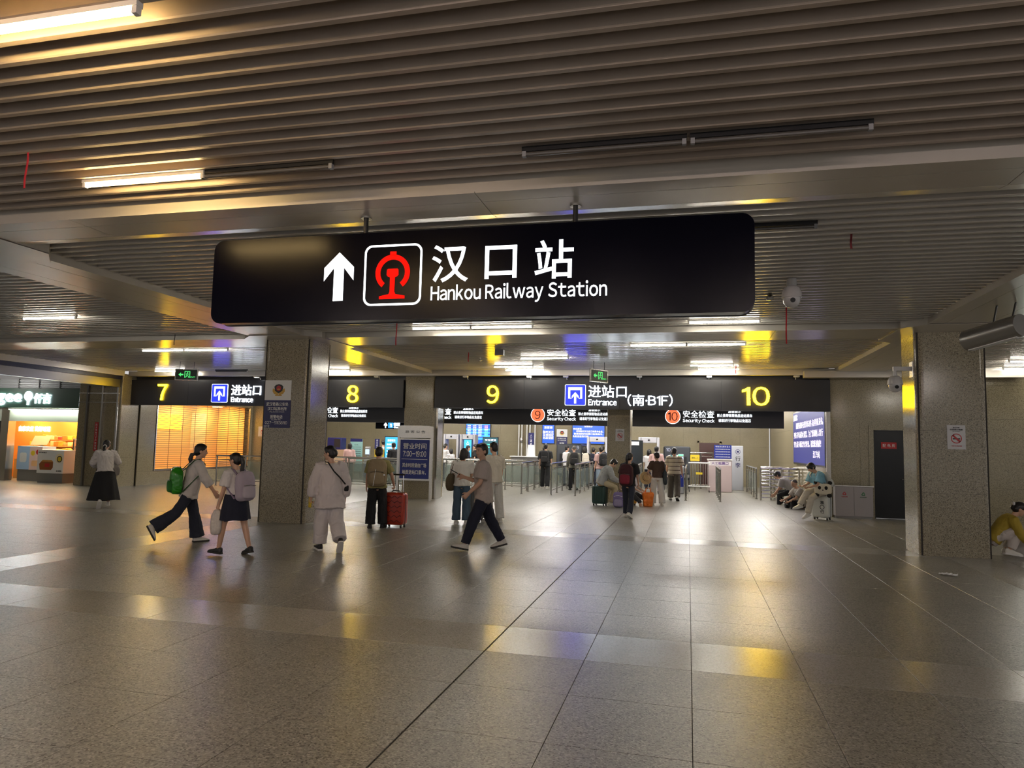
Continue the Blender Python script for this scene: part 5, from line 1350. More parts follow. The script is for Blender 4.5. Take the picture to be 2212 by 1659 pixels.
class Fig:
    """a posed figure: joints in local space, x right, y forward, z up"""
    def __init__(s, H, pose):
        k = s.k = H/1.70; R = math.radians
        g = lambda n, d: pose.get(n, d)
        lean = R(g('lean', 2)); side = R(g('side', 0)); tw = R(g('twist', 0))
        hips = g('hip', (0, 0)); knees = g('knee', (3, 3)); foots = g('foot', (0, 0)); sp = g('spread', (3, 3)); toe = g('toe', (6, 6))
        P = Vector((0, 0, 0))
        U = Vector((math.sin(side), math.sin(lean), math.cos(lean))).normalized()
        Rx = Vector((math.cos(tw), math.sin(tw), 0)); Rx = (Rx-U*Rx.dot(U)).normalized(); Fy = U.cross(Rx)
        Rx0 = Vector((1, 0, 0))
        s.U, s.R, s.F = U, Rx, Fy
        J = s.J = {}
        J['pel'] = P
        ub = g('curve', 0.0)
        J['chest'] = P+U*0.33*k
        U2 = (U+Fy*ub).normalized(); s.U2 = U2
        J['neck'] = J['chest']+U2*0.175*k
        for q, n in ((-1, 'L'), (1, 'R')):
            i = 0 if q < 0 else 1
            J['sh'+n] = J['chest']+U2*0.115*k+Rx*(0.165*q*k)
            fl, ab, el, inw = g('arm'+n, (5, 8, 12, 0))
            fl, ab, el, inw = R(fl), R(ab), R(el), R(inw)
            d = Rx*(math.sin(ab)*q)+Fy*(math.sin(fl)*math.cos(ab))-Vector((0, 0, 1))*(math.cos(fl)*math.cos(ab)); d.normalize()
            J['el'+n] = J['sh'+n]+d*0.275*k
            d2 = Rx*(math.sin(ab*0.5-inw)*q)+(Fy*math.sin(fl+el)-Vector((0, 0, 1))*math.cos(fl+el))*math.cos(inw); d2.normalize()
            J['wr'+n] = J['el'+n]+d2*0.235*k
            J['hd'+n] = d2
            hp, kn, ft, a, to = R(hips[i]), R(knees[i]), R(foots[i]), R(sp[i]), R(toe[i])
            J['hp'+n] = P+Rx0*(0.088*q*k)
            t = Vector((math.sin(a)*q, math.sin(hp)*math.cos(a), -math.cos(hp)*math.cos(a)))
            J['kn'+n] = J['hp'+n]+t*0.42*k
            sh = Vector((math.sin(a)*q*0.35, math.sin(hp-kn), -math.cos(hp-kn))).normalized()
            J['an'+n] = J['kn'+n]+sh*0.40*k
            fd = Vector((math.sin(to)*q*math.cos(ft), math.cos(to)*math.cos(ft), -math.sin(ft)))      # foot pitch: positive = toes down
            J['fd'+n] = fd.normalized()
        low = 1e9
        for n in 'LR':
            a, f = J['an'+n], J['fd'+n]
            up = s.footup(n)
            for p in (a+f*0.17*k-up*0.078*k, a-f*0.055*k-up*0.078*k): low = min(low, p.z)
        dz = -low if g('seat', None) is None else g('seat', 0)+0.10*k
        for n in J:
            if n[:2] not in ('hd', 'fd'): J[n] = J[n]+Vector((0, 0, dz))
        yaw, pit = R(g('head', (0, 0))[0]), R(g('head', (0, 0))[1])
        base = Matrix((tuple(Rx), tuple(Fy), tuple(U))).transposed()
        horiz = Matrix.Rotation(math.atan2(Fy.y, Fy.x)-PI/2, 3, 'Z')
        hm = horiz @ Matrix.Rotation(-yaw, 3, 'Z') @ Matrix.Rotation(-pit, 3, 'X') @ Matrix.Rotation(R(g('htilt', 0)), 3, 'Y')
        s.hm = hm
        J['head'] = J['neck']+hm @ Vector((0, 0.022*k, 0.135*k))+s.U2*0.02*k
        s.dz = dz
    def footup(s, n):
        f = s.J['fd'+n]; r = f.cross(Vector((0, 0, 1))); r = r.normalized() if r.length > 0.05 else Vector((1, 0, 0))
        return r.cross(f).normalized()
    def sec(s, prof, ease=0.0):
        """torso rings (u, rx, ry): u metres up the spine from the pelvis"""
        pts = []; rad = []
        k = s.k; c = s.J['chest']
        for u, rx, ry in prof:
            p = s.J['pel']+s.U*(u*k) if u <= 0.33 else c+s.U2*((u-0.33)*k)
            pts.append(p); rad.append(((rx+ease)*k, (ry+ease)*k))
        return pts, rad
TORSO = [(-0.06, 0.11, 0.085), (0.0, 0.150, 0.108), (0.08, 0.145, 0.105), (0.19, 0.122, 0.092), (0.32, 0.140, 0.105), (0.41, 0.160, 0.095), (0.455, 0.125, 0.072), (0.49, 0.06, 0.058)]

def hand(mb, F, n, curl=25, k=1.0):
    """palm, four unequal bent fingers and a thumb from the side of the palm"""
    w = F.J['wr'+n]; d = F.J['hd'+n]; q = -1 if n == 'L' else 1
    side = F.F-d*F.F.dot(d)
    if side.length < 0.2: side = Vector((0, 0, 1))-d*d.z
    side.normalize()                                   # thumb side points forward
    pn = d.cross(side).normalized()*(-q)               # palm normal, towards the body
    if pn.dot(F.R*q) > 0: pn = -pn
    mb.tube([w-d*0.02*k, w+d*0.035*k, w+d*0.085*k], [(0.027*k, 0.021*k), (0.036*k, 0.017*k), (0.040*k, 0.015*k)], 10, right=side, round_ends=True)
    for i, (o, L) in enumerate(((0.030, 0.072), (0.010, 0.080), (-0.010, 0.075), (-0.029, 0.060))):
        c1 = math.radians(curl*0.8); c2 = math.radians(curl*2.0)
        p0 = w+d*0.078*k+side*o*k
        fan = side*(o*4.0); a = (d*math.cos(c1)+pn*math.sin(c1)+fan).normalized(); b = (d*math.cos(c2)+pn*math.sin(c2)+fan).normalized()
        p1 = p0+a*L*0.52*k; p2 = p1+b*L*0.48*k
        mb.tube([p0, p1, p2], [0.0098*k, 0.0092*k, 0.008*k], 8, round_ends=True)
    t0 = w+d*0.025*k+side*0.028*k; td = (d*0.62+side*0.6+pn*0.5).normalized(); td2 = (d*0.85+side*0.2+pn*0.5).normalized()
    mb.tube([t0, t0+td*0.035*k, t0+td*0.035*k+td2*0.03*k], [0.0125*k, 0.0115*k, 0.0095*k], 8, round_ends=True)

def head_mesh(mb, F):
    k = F.k; c = F.J['head']; m = F.hm
    at = lambda x, y, z: c+m @ Vector((x*k, y*k, z*k))
    mb.ell(at(0, -0.006, 0.025), (0.077*k, 0.096*k, 0.092*k), 16, 12, m)
    mb.ell(at(0, 0.022, -0.03), (0.062*k, 0.066*k, 0.078*k), 14, 10, m)
    mb.ell(at(0, 0.050, -0.078), (0.034*k, 0.032*k, 0.028*k), 12, 8, m)          # chin
    mb.tube([at(0, 0.086, 0.012), at(0, 0.101, -0.022), at(0, 0.094, -0.034)], [0.009*k, 0.0135*k, 0.012*k], 8, round_ends=True)  # nose
    for q in (-1, 1):
        mb.ell(at(q*0.079, -0.006, -0.012), (0.012*k, 0.020*k, 0.031*k), 8, 6, m)
    mb.tube([F.J['neck']-F.U2*0.07*k, F.J['neck']+F.U2*0.01*k, c+m @ Vector((0, -0.012*k, -0.06*k))], [0.058*k, 0.052*k, 0.052*k], 12, round_ends=True)

def shoe(root, F, n, mat, sole, high=0.0, sandal=False):
    k = F.k; a = F.J['an'+n]; f = F.J['fd'+n]; up = F.footup(n); r = f.cross(up).normalized()
    def ring(t, w, z0, z1, tf=1.0):
        return [tuple(a+f*t*k+r*(x*w*k)+up*((-0.078+z)*k)) for x, z in ((-0.9, z0), (0.9, z0), (1.0, (z0+z1)*0.4), (0.85*tf, z1*0.85+z0*0.15), (0.45*tf, z1), (-0.45*tf, z1), (-0.85*tf, z1*0.85+z0*0.15), (-1.0, (z0+z1)*0.4))]
    P = [(-0.068, 0.022, 0.03, 0.075), (-0.055, 0.036, 0.022, 0.10+high), (-0.02, 0.040, 0.02, 0.112+high), (0.03, 0.041, 0.02, 0.098+high*0.4), (0.08, 0.046, 0.02, 0.072), (0.13, 0.049, 0.02, 0.060), (0.168, 0.042, 0.02, 0.050), (0.190, 0.024, 0.022, 0.038)]
    mb = MB().loft([ring(*p) for p in P])
    o = mb.build('shoe', mat, root, smooth=True, sharp=60)
    S = [(-0.074, 0.024), (-0.055, 0.041), (0.0, 0.043), (0.06, 0.047), (0.13, 0.053), (0.17, 0.046), (0.198, 0.024)]
    mb = MB().loft([[tuple(a+f*t*k+r*(x*w*k)+up*((-0.078+z)*k)) for x, z in ((-1, 0.0), (1, 0.0), (1, 0.026), (-1, 0.026))] for t, w in S])
    mb.build('sole', sole, o, smooth=False)
    return o

def hair(root, F, style, mat, vox):
    k = F.k; c = F.J['head']; m = F.hm
    at = lambda x, y, z: c+m @ Vector((x*k, y*k, z*k))
    mb = MB()
    if style == 'buzz':
        mb.ell(at(0, -0.014, 0.034), (0.0785*k, 0.095*k, 0.090*k), 16, 10, m)
    else:
        mb.ell(at(0, -0.016, 0.040), (0.086*k, 0.099*k, 0.094*k), 16, 12, m)
        mb.ell(at(0, -0.045, -0.005), (0.080*k, 0.066*k, 0.082*k), 14, 10, m)
        mb.ell(at(0, 0.040, 0.082), (0.066*k, 0.050*k, 0.032*k), 12, 8, m)       # fringe
    if style == 'fringe':
        mb.ell(at(0, 0.062, 0.055), (0.072*k, 0.036*k, 0.045*k), 12, 8, m)
        for q in (-1, 1): mb.ell(at(q*0.07, 0.015, 0.02), (0.02*k, 0.045*k, 0.06*k), 8, 6, m)
    if style in ('bob', 'long'):
        L = -0.13 if style == 'bob' else -0.24
        mb.tube([at(0, -0.03, 0.05), at(0, -0.055, -0.05), at(0, -0.06, L)], [(0.088*k, 0.075*k), (0.094*k, 0.060*k), (0.075*k, 0.030*k)], 14, right=m @ Vector((1, 0, 0)), round_ends=True)
        for q in (-1, 1): mb.tube([at(q*0.074, 0.01, 0.05), at(q*0.082, 0.005, -0.03), at(q*0.075, -0.01, L*0.8)], [0.022*k, 0.024*k, 0.014*k], 8, round_ends=True)
    if style in ('pony', 'lowpony', 'longpony'):
        z = 0.05 if style != 'lowpony' else -0.05
        L = {'pony': 0.26, 'lowpony': 0.24, 'longpony': 0.36}[style]
        mb.tube([at(0, -0.085, z), at(0, -0.135, z-0.01), at(0.005, -0.15, z-0.09), at(0.0, -0.125, z-L*0.75), at(0, -0.11, z-L)], [0.022*k, 0.034*k, 0.038*k, 0.028*k, 0.010*k], 10, round_ends=True)
    if style == 'bun':
        mb.ell(at(0, -0.10, 0.0), (0.045*k, 0.04*k, 0.06*k), 10, 8, m)
    return link('hair', remesh(mb, 'hair', vox, 3, 0.004 if style != 'buzz' else 0.0, 22), mat, root, True, 0)

def person(label, x, y, phi, H=1.65, pose={}, top=None, bottom=None, shoes=(SHOEW, SOLEW), hairs=('short', HAIR), vox=0.011, group=None, skin=SKIN, curl=(25, 25)):
    F = Fig(H, pose)
    k = F.k
    root = thing('person', label, 'person', (x, y, 0), facing(x, y, phi), group)
    F.root = root
    J = F.J
    # body: one continuous surface
    mb = MB()
    p, r = F.sec(TORSO); mb.tube(p, r, 16, right=F.R, round_ends=True)
    head_mesh(mb, F)
    for i, n in enumerate('LR'):
        mb.tube([J['sh'+n]+F.R*(0.03*k if n == 'L' else -0.03*k), J['sh'+n], J['sh'+n].lerp(J['el'+n], 0.5), J['el'+n], J['el'+n].lerp(J['wr'+n], 0.35), J['wr'+n]], [0.05*k, 0.052*k, 0.043*k, 0.037*k, 0.037*k, 0.026*k], 10, round_ends=True)
        hand(mb, F, n, curl[i], k)
        mb.tube([J['hp'+n], J['hp'+n].lerp(J['kn'+n], 0.5), J['kn'+n], J['kn'+n].lerp(J['an'+n], 0.3), J['an'+n]], [0.085*k, 0.070*k, 0.052*k, 0.052*k, 0.036*k], 12, round_ends=True)
        mb.tube([J['an'+n]-F.footup(n)*0.03*k, J['an'+n]+J['fd'+n]*0.11*k-F.footup(n)*0.045*k], [0.035*k, 0.026*k], 8, round_ends=True)
    link('body', remesh(mb, 'body', vox, 2), skin, root, True, 0)
    # face
    c = J['head']; m = F.hm
    for q in (-1, 1):
        MB().ell(c+m @ Vector((q*0.030*k, 0.082*k, 0.006*k)), (0.012*k, 0.006*k, 0.0055*k), 8, 6, m).build('eye', EYEM, root, smooth=True)
        MB().tube([c+m @ Vector((q*0.014*k, 0.088*k, 0.026*k)), c+m @ Vector((q*0.046*k, 0.077*k, 0.027*k))], 0.0035*k, 6).build('eyebrow', HAIR, root, smooth=True)
    MB().tube([c+m @ Vector((-0.022*k, 0.078*k, -0.052*k)), c+m @ Vector((0, 0.087*k, -0.053*k)), c+m @ Vector((0.022*k, 0.078*k, -0.052*k))], [0.003*k, 0.0055*k, 0.003*k], 6, round_ends=True).build('mouth', LIPM, root, smooth=True)
    if hairs: hair(root, F, hairs[0], hairs[1], max(vox, 0.009))
    # top garment
    sd = random.uniform(0, 50)
    if top:
        mat, sleeve, hem, ease = top[:4]
        flare = top[4] if len(top) > 4 else 0.0
        mb = MB()
        prof = [(-hem, 0.150+flare, 0.112+flare)]+[(u, rx, ry) for u, rx, ry in TORSO if u > -hem+0.03]
        prof = [(u, max(rx, 0.138) if u < 0.3 else rx, max(ry, 0.102) if u < 0.3 else ry) for u, rx, ry in prof]
        p, r = F.sec(prof, ease); mb.tube(p, r, 20, right=F.R)
        for n in 'LR':
            a, b, w = J['sh'+n], J['el'+n], J['wr'+n]
            ins = F.R*(0.05*k if n == 'L' else -0.05*k)
            e = ease*0.9*k
            if sleeve == 'short':
                mb.tube([a+ins, a, a.lerp(b, 0.45), a.lerp(b, 0.80)], [0.058*k+e, 0.060*k+e, 0.056*k+e*1.3, 0.056*k+e*1.5], 12)
            elif sleeve == 'long':
                mb.tube([a+ins, a, a.lerp(b, 0.5), b, b.lerp(w, 0.5), b.lerp(w, 0.94)], [0.058*k+e, 0.060*k+e, 0.054*k+e, 0.050*k+e, 0.044*k+e, 0.036*k+e*0.8], 12)
            elif sleeve == 'three':
                mb.tube([a+ins, a, a.lerp(b, 0.5), b, b.lerp(w, 0.55)], [0.058*k+e, 0.060*k+e, 0.054*k+e, 0.050*k+e, 0.046*k+e], 12)
        if hem > 0.045 and not (bottom and bottom[0] == 'skirt'):
            wt = (bottom[2][0] if bottom else 0.09)
            for n in 'LR':
                h = J['hp'+n]; dn = (J['kn'+n]-h).normalized()
                if dn.z < -0.75: mb.tube([h-dn*0.04*k, h+dn*0.02*k, h+dn*hem*0.95*k], [0.06*k, (wt+ease*0.45)*k, (wt+ease*0.7)*k], 14)
        # collar
        nk = J['neck']; mb.tube([nk-F.U2*0.05*k, nk-F.U2*0.002*k], [0.075*k, 0.060*k], 14)
        link('top', remesh(mb, 'top', max(vox, 0.012), 2, 0.009*min(1.5, 0.5+ease*25), 8, sd), mat, root, True, 0)
    if bottom:
        kind, mat = bottom[0], bottom[1]
        if kind == 'skirt':
            L, w0, w1 = bottom[2:5]
            ctr = J['pel']+F.U*0.10*k
            knee = (J['knL']+J['knR'])/2
            end = Vector((knee.x*0.6, knee.y*0.6, ctr.z-L*k))
            rings = []; N = 56
            for i in range(13):
                t = i/12
                cc = ctr.lerp(end, t); w = (w0+(w1-w0)*(t**0.8))*k
                rings.append([tuple(cc+Vector(((w*(1+0.05*t*math.sin(9*a+sd)+0.03*t*math.sin(17*a)))*math.cos(a), (w*0.80*(1+0.05*t*math.sin(9*a+sd)))*math.sin(a), 0.008*t*math.sin(5*a)))) for a in (2*PI*j/N for j in range(N))])
            MB().loft(rings).build('skirt', mat, root, smooth=True, sharp=50)
        else:
            w = bottom[2]           # (thigh, knee, hem)
            mb = MB()
            p, r = F.sec([(-0.10, 0.12, 0.095), (-0.03, 0.152, 0.112), (0.06, 0.148, 0.11), (0.13, 0.138, 0.103)], 0.008); mb.tube(p, r, 16, right=Vector((1, 0, 0)))
            end = bottom[3] if len(bottom) > 3 else 1.0
            for n in 'LR':
                h, kn, an = J['hp'+n], J['kn'+n], J['an'+n]
                dn = (kn-h).normalized(); w0 = min(w[0], 0.098)
                pts = [h-dn*0.03*k, h+dn*0.03*k, h.lerp(kn, 0.35), kn, kn.lerp(an, 0.5*end), kn.lerp(an, 0.98*end)]
                mb.tube(pts, [w0*k*0.62, w0*k*0.90, w[0]*k, w[1]*k, (w[1]+w[2])/2*k, w[2]*k], 14)
            link('trousers', remesh(mb, 'trousers', max(vox, 0.012), 2, 0.010, 7, sd), mat, root, True, 0)
    if shoes:
        for n in 'LR': shoe(root, F, n, shoes[0], shoes[1])
    return F
def W_(F, p):
    """local point of a figure to the world"""
    return F.root.matrix_basis @ Vector(p) if False else Matrix.Translation(F.root.location) @ Matrix.Rotation(F.root.rotation_euler.z, 4, 'Z') @ Vector(p)

# ---------------------------------------------------------------- bags and cases
def backpack(label, F, mat, w=0.30, h=0.42, d=0.16, pocket=None, strap=None, off=0.0, drop=0.0, trim=None, cat='backpack', hug=0.115, upright=False):
    k = F.k
    root = thing('backpack', label, cat, F.root.location, F.root.rotation_euler.z, 'backpacks worn by travellers')
    rot = Matrix((tuple(F.R), tuple(F.F), tuple(F.U2))).transposed()
    if upright:
        rz = Vector((0, 0, 1)); ry = (F.F-rz*F.F.z).normalized(); rot = Matrix((tuple(ry.cross(rz)), tuple(ry), tuple(rz))).transposed()
    c = F.J['chest']-F.F*(hug*k+d/2)-F.U2*(0.06*k+drop)+F.R*off
    mb = MB().superbox(c, (w/2, d/2, h/2), 0.45, 24, 14, rot)
    mb.superbox(c+rot @ Vector((0, -0.01, h*0.1)), (w*0.46, d/2, h*0.46), 0.55, 20, 12, rot)
    link('bag_body', remesh(mb, 'bag_body', 0.014, 2, 0.008, 9), mat, root, True, 0)
    pc = c+rot @ Vector((0, -d*0.48, -h*0.18))
    link('front_pocket', remesh(MB().superbox(pc, (w*0.38, 0.045, h*0.24), 0.5, 20, 10, rot), 'front_pocket', 0.012, 2, 0.004, 12), pocket or mat, root, True, 0)
    MB().tube([pc+rot @ Vector((-w*0.36, -0.03, h*0.22)), pc+rot @ Vector((0, -0.046, h*0.245)), pc+rot @ Vector((w*0.36, -0.03, h*0.22))], 0.005, 6).build('zip', trim or STEEL_D, root, smooth=True)
    MB().tube([c+rot @ Vector((-0.04, d*0.3, h*0.48)), c+rot @ Vector((-0.03, d*0.25, h*0.55)), c+rot @ Vector((0.03, d*0.25, h*0.55)), c+rot @ Vector((0.04, d*0.3, h*0.48))], 0.008, 6).build('top_handle', strap or mat, root, smooth=True)
    for q in (-1, 1):
        n = 'L' if q < 0 else 'R'
        s = F.J['sh'+n]-F.R*(q*0.055*k)
        pts = [c+rot @ Vector((q*w*0.25, d*0.45, h*0.42)), s-F.F*0.07*k+F.U2*0.055*k, s+F.U2*0.085*k, s+F.F*0.105*k+F.U2*0.02*k, s+F.F*0.130*k-F.U2*0.10*k, F.J['chest']+F.R*(q*0.172*k)+F.F*0.05*k-F.U2*0.08*k, c+rot @ Vector((q*w*0.45, d*0.4, -h*0.4))]
        MB().tube(pts, [(0.022, 0.006)]*7, 8, right=F.R).build('strap', strap or mat, root, smooth=True)
    root['_c'] = list(c)
    return root, c, rot

def suitcase(label, x, y, rot, w, d, h, mat, ribs='wave', handle=0.0, group='suitcases'):
    t = thing('suitcase', label, 'suitcase', (x, y, 0), rot, group)
    z0 = 0.055
    body = MB().superbox((0, 0, z0+h/2), (w/2, d/2, h/2), 0.22, 28, 18).build('shell', mat, t, smooth=True, sharp=0)
    zp = MB()
    zp.superbox((0, 0, z0+h/2), (w/2+0.004, 0.012, h/2+0.004), 0.22, 28, 18).build('zip_seam', BLACK_PL, t, smooth=True, sharp=0)
    for q in (-1, 1):
        for j in range(6 if ribs == 'wave' else 0):
            z = z0+h*0.12+j*h*0.15
            pts = [(-w*0.42+w*0.84*i/12, q*(d/2+0.003), z+0.022*math.sin(i*PI/2+(j % 2)*PI)) for i in range(13)]
            MB().tube(pts, 0.006, 6).build('rib', M('rib_dark_red', (0.10, 0.008, 0.006), 0.4), t, smooth=True)
        for j in range(7 if ribs == 'straight' else 0):
            xx = -w*0.40+w*0.80*j/6
            MB().tube([(xx, q*(d/2-0.001), z0+h*0.08), (xx, q*(d/2-0.001), z0+h*0.92)], 0.008, 6).build('rib', mat, t, smooth=True)
    for a in (-1, 1):
        for b in (-1, 1):
            wx, wy = a*(w/2-0.05), b*(d/2-0.05)
            wl = MB().tube([(wx-0.012, wy, 0.027), (wx+0.012, wy, 0.027)], 0.027, 14).build('wheel', RUBBER, t, smooth=True)
            MB().box(wx-0.02, wx+0.02, wy-0.015, wy+0.015, 0.03, z0+0.02).build('wheel_fork', GREY_PL, t)
    MB().tube([(-0.09, 0, z0+h), (-0.07, 0, z0+h+0.03), (0.07, 0, z0+h+0.03), (0.09, 0, z0+h)], 0.010, 8).build('carry_handle', BLACK_PL, t, smooth=True)
    if handle:
        hy = d/2-0.03
        for q in (-0.10, 0.10): MB().tube([(q, hy, z0+h-0.02), (q, hy, z0+h+handle)], 0.009, 8).build('handle_tube', CHROME, t, smooth=True)
        MB().tube([(-0.12, hy, z0+h+handle), (0.12, hy, z0+h+handle)], 0.016, 8, round_ends=True).build('grip', BLACK_PL, t, smooth=True)
    return t
def tote(label, c, rot, w, h, d, mat, strap_to=None, cat='bag', name='shoulder_bag', slack=0.0):
    """soft bag hanging below c (world); strap_to: world points of the strap loop"""
    t = thing(name, label, cat, c, rot, 'bags carried by travellers')
    mb = MB().superbox((0, 0, -h*0.55), (w/2, d/2, h*0.45), 0.55, 20, 12)
    mb.superbox((0, 0, -h*0.3), (w*0.36, d*0.36, h*0.3), 0.6, 16, 10)
    link('bag_body', remesh(mb, 'bag_body', 0.014, 2, 0.012, 10), mat, t, True, 0)
    if strap_to:
        inv = (Matrix.Translation(Vector(c)) @ Matrix.Rotation(rot, 4, 'Z')).inverted()
        pts = [inv @ Vector(p) for p in strap_to]
        MB().tube([Vector((-w*0.3, 0, -h*0.2))]+pts+[Vector((w*0.3, 0, -h*0.2))], [(0.014, 0.005)]*(len(pts)+2), 8).build('strap', mat, t, smooth=True)
    return t

# ---------------------------------------------------------------- people in the foreground
NV = 0.0085
P1 = person('woman in white sweater and long black skirt walking off before the bakery', -13.05, 13.8, -8, 1.56,
    dict(lean=14, curve=0.25, hip=(-4, 8), knee=(26, 6), foot=(48, 0), armL=(8, 22, 70, 35), armR=(5, 30, 75, 35), head=(25, 12)),
    (cloth('sweater', (0.62, 0.58, 0.56)), 'long', 0.06, 0.042, 0.02), ('skirt', BLACKC, 0.84, 0.165, 0.36), (SHOEW, SOLEW), ('lowpony', HAIR), NV)
o = MB().lathe([(0.03, -0.015), (0.042, 0), (0.03, 0.015)], 14).build('scrunchie', WHITEC, P1.root, smooth=True)
o.location = P1.J['head']+P1.hm @ Vector((0, -0.10, -0.045)); o.rotation_euler = (1.2, 0, 0)
tote('small fringed shoulder bag on the woman in the white sweater', tuple(W_(P1, P1.J['pel']+Vector((0.20, 0.02, 0.12)))), P1.root.rotation_euler.z, 0.20, 0.26, 0.07, cloth('fringe_bag', (0.25, 0.22, 0.20)), [W_(P1, P1.J['shL']+Vector((0.1, -0.10, 0.02))), W_(P1, P1.J['shL']+Vector((0.08, 0.0, 0.10)))])

P2 = person('woman with low ponytail, white blouse and wide dark jeans striding right', -7.62, 9.78, 80, 1.60,
    dict(lean=9, curve=0.1, hip=(14, -30), knee=(4, 26), foot=(0, 62), armL=(-10, 8, 20, 5), armR=(26, 10, 12, 4), head=(8, 4), spread=(2, 2)),
    (cloth('blouse', (0.62, 0.58, 0.57)), 'three', 0.13, 0.030, 0.015), ('trousers', DENIM, (0.092, 0.088, 0.122)), (SHOEW, SOLEB), ('lowpony', HAIR), NV, curl=(20, 12))
GREENB = M('green_bag_shiny', (0.03, 0.26, 0.015), 0.22, var=0.3, vscale=4)
backpack('shiny green boxy backpack on woman striding right', P2, GREENB, 0.30, 0.40, 0.17, cloth('green_pocket', (0.02, 0.16, 0.02)), cloth('green_strap', (0.02, 0.10, 0.02)), drop=0.15, hug=0.13, upright=True)

P3 = person('girl in white school shirt and navy shorts carrying a net bag', -6.28, 9.05, -42, 1.46,
    dict(lean=4, hip=(16, -10), knee=(8, 8), foot=(-4, 12), spread=(7, 7), toe=(10, 8), armL=(8, 10, 8, 0), armR=(-6, 8, 14, 0), head=(-12, 6)),
    (cloth('school_shirt', (0.70, 0.66, 0.67)), 'short', 0.10, 0.030, 0.02), ('skirt', NAVY, 0.42, 0.192, 0.265), (SHOEB, SOLEB), ('longpony', HAIR), NV, curl=(55, 25))
LILAC = cloth('lilac', (0.42, 0.36, 0.44))
backpack('pale lilac backpack worn by the girl in white shirt', P3, LILAC, 0.29, 0.40, 0.15, cloth('lilac_pocket', (0.46, 0.41, 0.48)), cloth('lilac_strap', (0.28, 0.22, 0.32)), drop=0.05)
hw = W_(P3, P3.J['wrL']+P3.J['hdL']*0.09)
tote('white net carrier bag in hand of the girl', (hw.x, hw.y, hw.z+0.01), 0.4, 0.15, 0.36, 0.12, M('net_white', (0.66, 0.60, 0.56), 0.6, var=0.25, vscale=40), [hw], name='carrier_bag')

P4 = person('person in loose white suit with thin black strap walking away', -5.26, 9.92, -14, 1.60,
    dict(lean=5, hip=(12, -8), knee=(10, 36), foot=(-5, 48), armL=(4, 18, 14, 2), armR=(-8, 14, 20, 4), head=(-48, 6), spread=(3, 1)),
    (cloth('white_suit', (0.66, 0.60, 0.60)), 'long', 0.22, 0.055, 0.05), ('trousers', cloth('white_suit_leg', (0.64, 0.59, 0.59)), (0.115, 0.118, 0.110), 0.94), (SHOEB, SOLEW), ('bun', HAIR), NV, curl=(60, 25))
pr, rr_ = P4.sec([(0.47, 0.1, 0.1)]); k = P4.k
pts = [P4.J['shL']+P4.R*0.06*k+P4.U2*0.085*k+P4.F*0.02, P4.J['shL']+P4.R*0.085*k+P4.U2*0.06*k-P4.F*0.12*k, P4.J['chest']-P4.F*0.188*k+P4.U2*0.03*k-P4.R*0.0, P4.J['chest']-P4.F*0.192*k-P4.U2*0.06*k+P4.R*0.09*k, P4.J['chest']-P4.F*0.13*k+P4.R*0.20*k-P4.U2*0.17*k]
b = thing('crossbody_strap', 'thin black bag strap across the back of white suit', 'strap', P4.root.location, P4.root.rotation_euler.z)
MB().tube(pts, [(0.013, 0.006)]*5, 8).build('strap_band', BLACKC, b, smooth=True)
MB().superbox(P4.J['chest']+P4.R*0.235*k-P4.U2*0.22*k, (0.04, 0.09, 0.06), 0.5).build('pouch', BLACKC, b, smooth=True)
hw = W_(P4, P4.J['wrL']+P4.J['hdL']*0.085)
ph = thing('phone', 'yellow cased phone in hand of white suit person', 'phone', tuple(hw), P4.root.rotation_euler.z+0.3)
mb = MB().bevbox(-0.006, 0.006, -0.038, 0.038, -0.085, 0.075, 0.005); mb.build('phone_case', M('phone_yellow', (0.72, 0.50, 0.02), 0.3), ph)
plate('phone_screen', ((0.0062, 0, -0.005), (0, 1, 0), (0, 0, 1)), 0.066, 0.14, BLACK_PL, ph, 0, 0.0006, world=False)

P5 = person('traveller in olive shirt and black trousers pulling a red suitcase', -5.83, 12.85, 4, 1.58,
    dict(lean=3, hip=(-2, 6), knee=(6, 6), armL=(6, 10, 20, 0), armR=(6, 26, 24, 2), head=(14, 8), spread=(3, 4)),
    (cloth('olive', (0.30, 0.26, 0.10)), 'short', 0.08, 0.026), ('trousers', BLACKC, (0.100, 0.098, 0.105)), (SHOEB, SOLEB), ('bun', HAIR), NV, curl=(20, 60))
KHAKI = cloth('khaki_pack', (0.30, 0.225, 0.13))
bp, c, rot = backpack('large khaki backpack on traveller with red suitcase', P5, KHAKI, 0.36, 0.50, 0.20, cloth('khaki_pocket', (0.33, 0.25, 0.15)), cloth('khaki_strap', (0.22, 0.18, 0.08)), drop=0.04)
MB().tube([c+rot @ Vector((-0.02, -0.118, 0.08)), c+rot @ Vector((-0.04, -0.155, -0.10)), c+rot @ Vector((-0.06, -0.13, -0.24))], 0.006, 6).build('white_piping', PRINT_WHITE, bp, smooth=True)
plate('white_tag', (tuple(c+rot @ Vector((0.13, -0.115, -0.03))), tuple(P5.R), tuple(P5.U2)), 0.05, 0.03, PRINT_WHITE, bp, 0, 0.004, world=False)
suitcase('tall red hard-shell suitcase with wavy ribs beside the traveller', -5.55, 13.12, facing(-5.42, 13.18, 30)+0.12, 0.42, 0.27, 0.62, M('case_red', (0.42, 0.035, 0.012), 0.30), 'wave', 0.34)

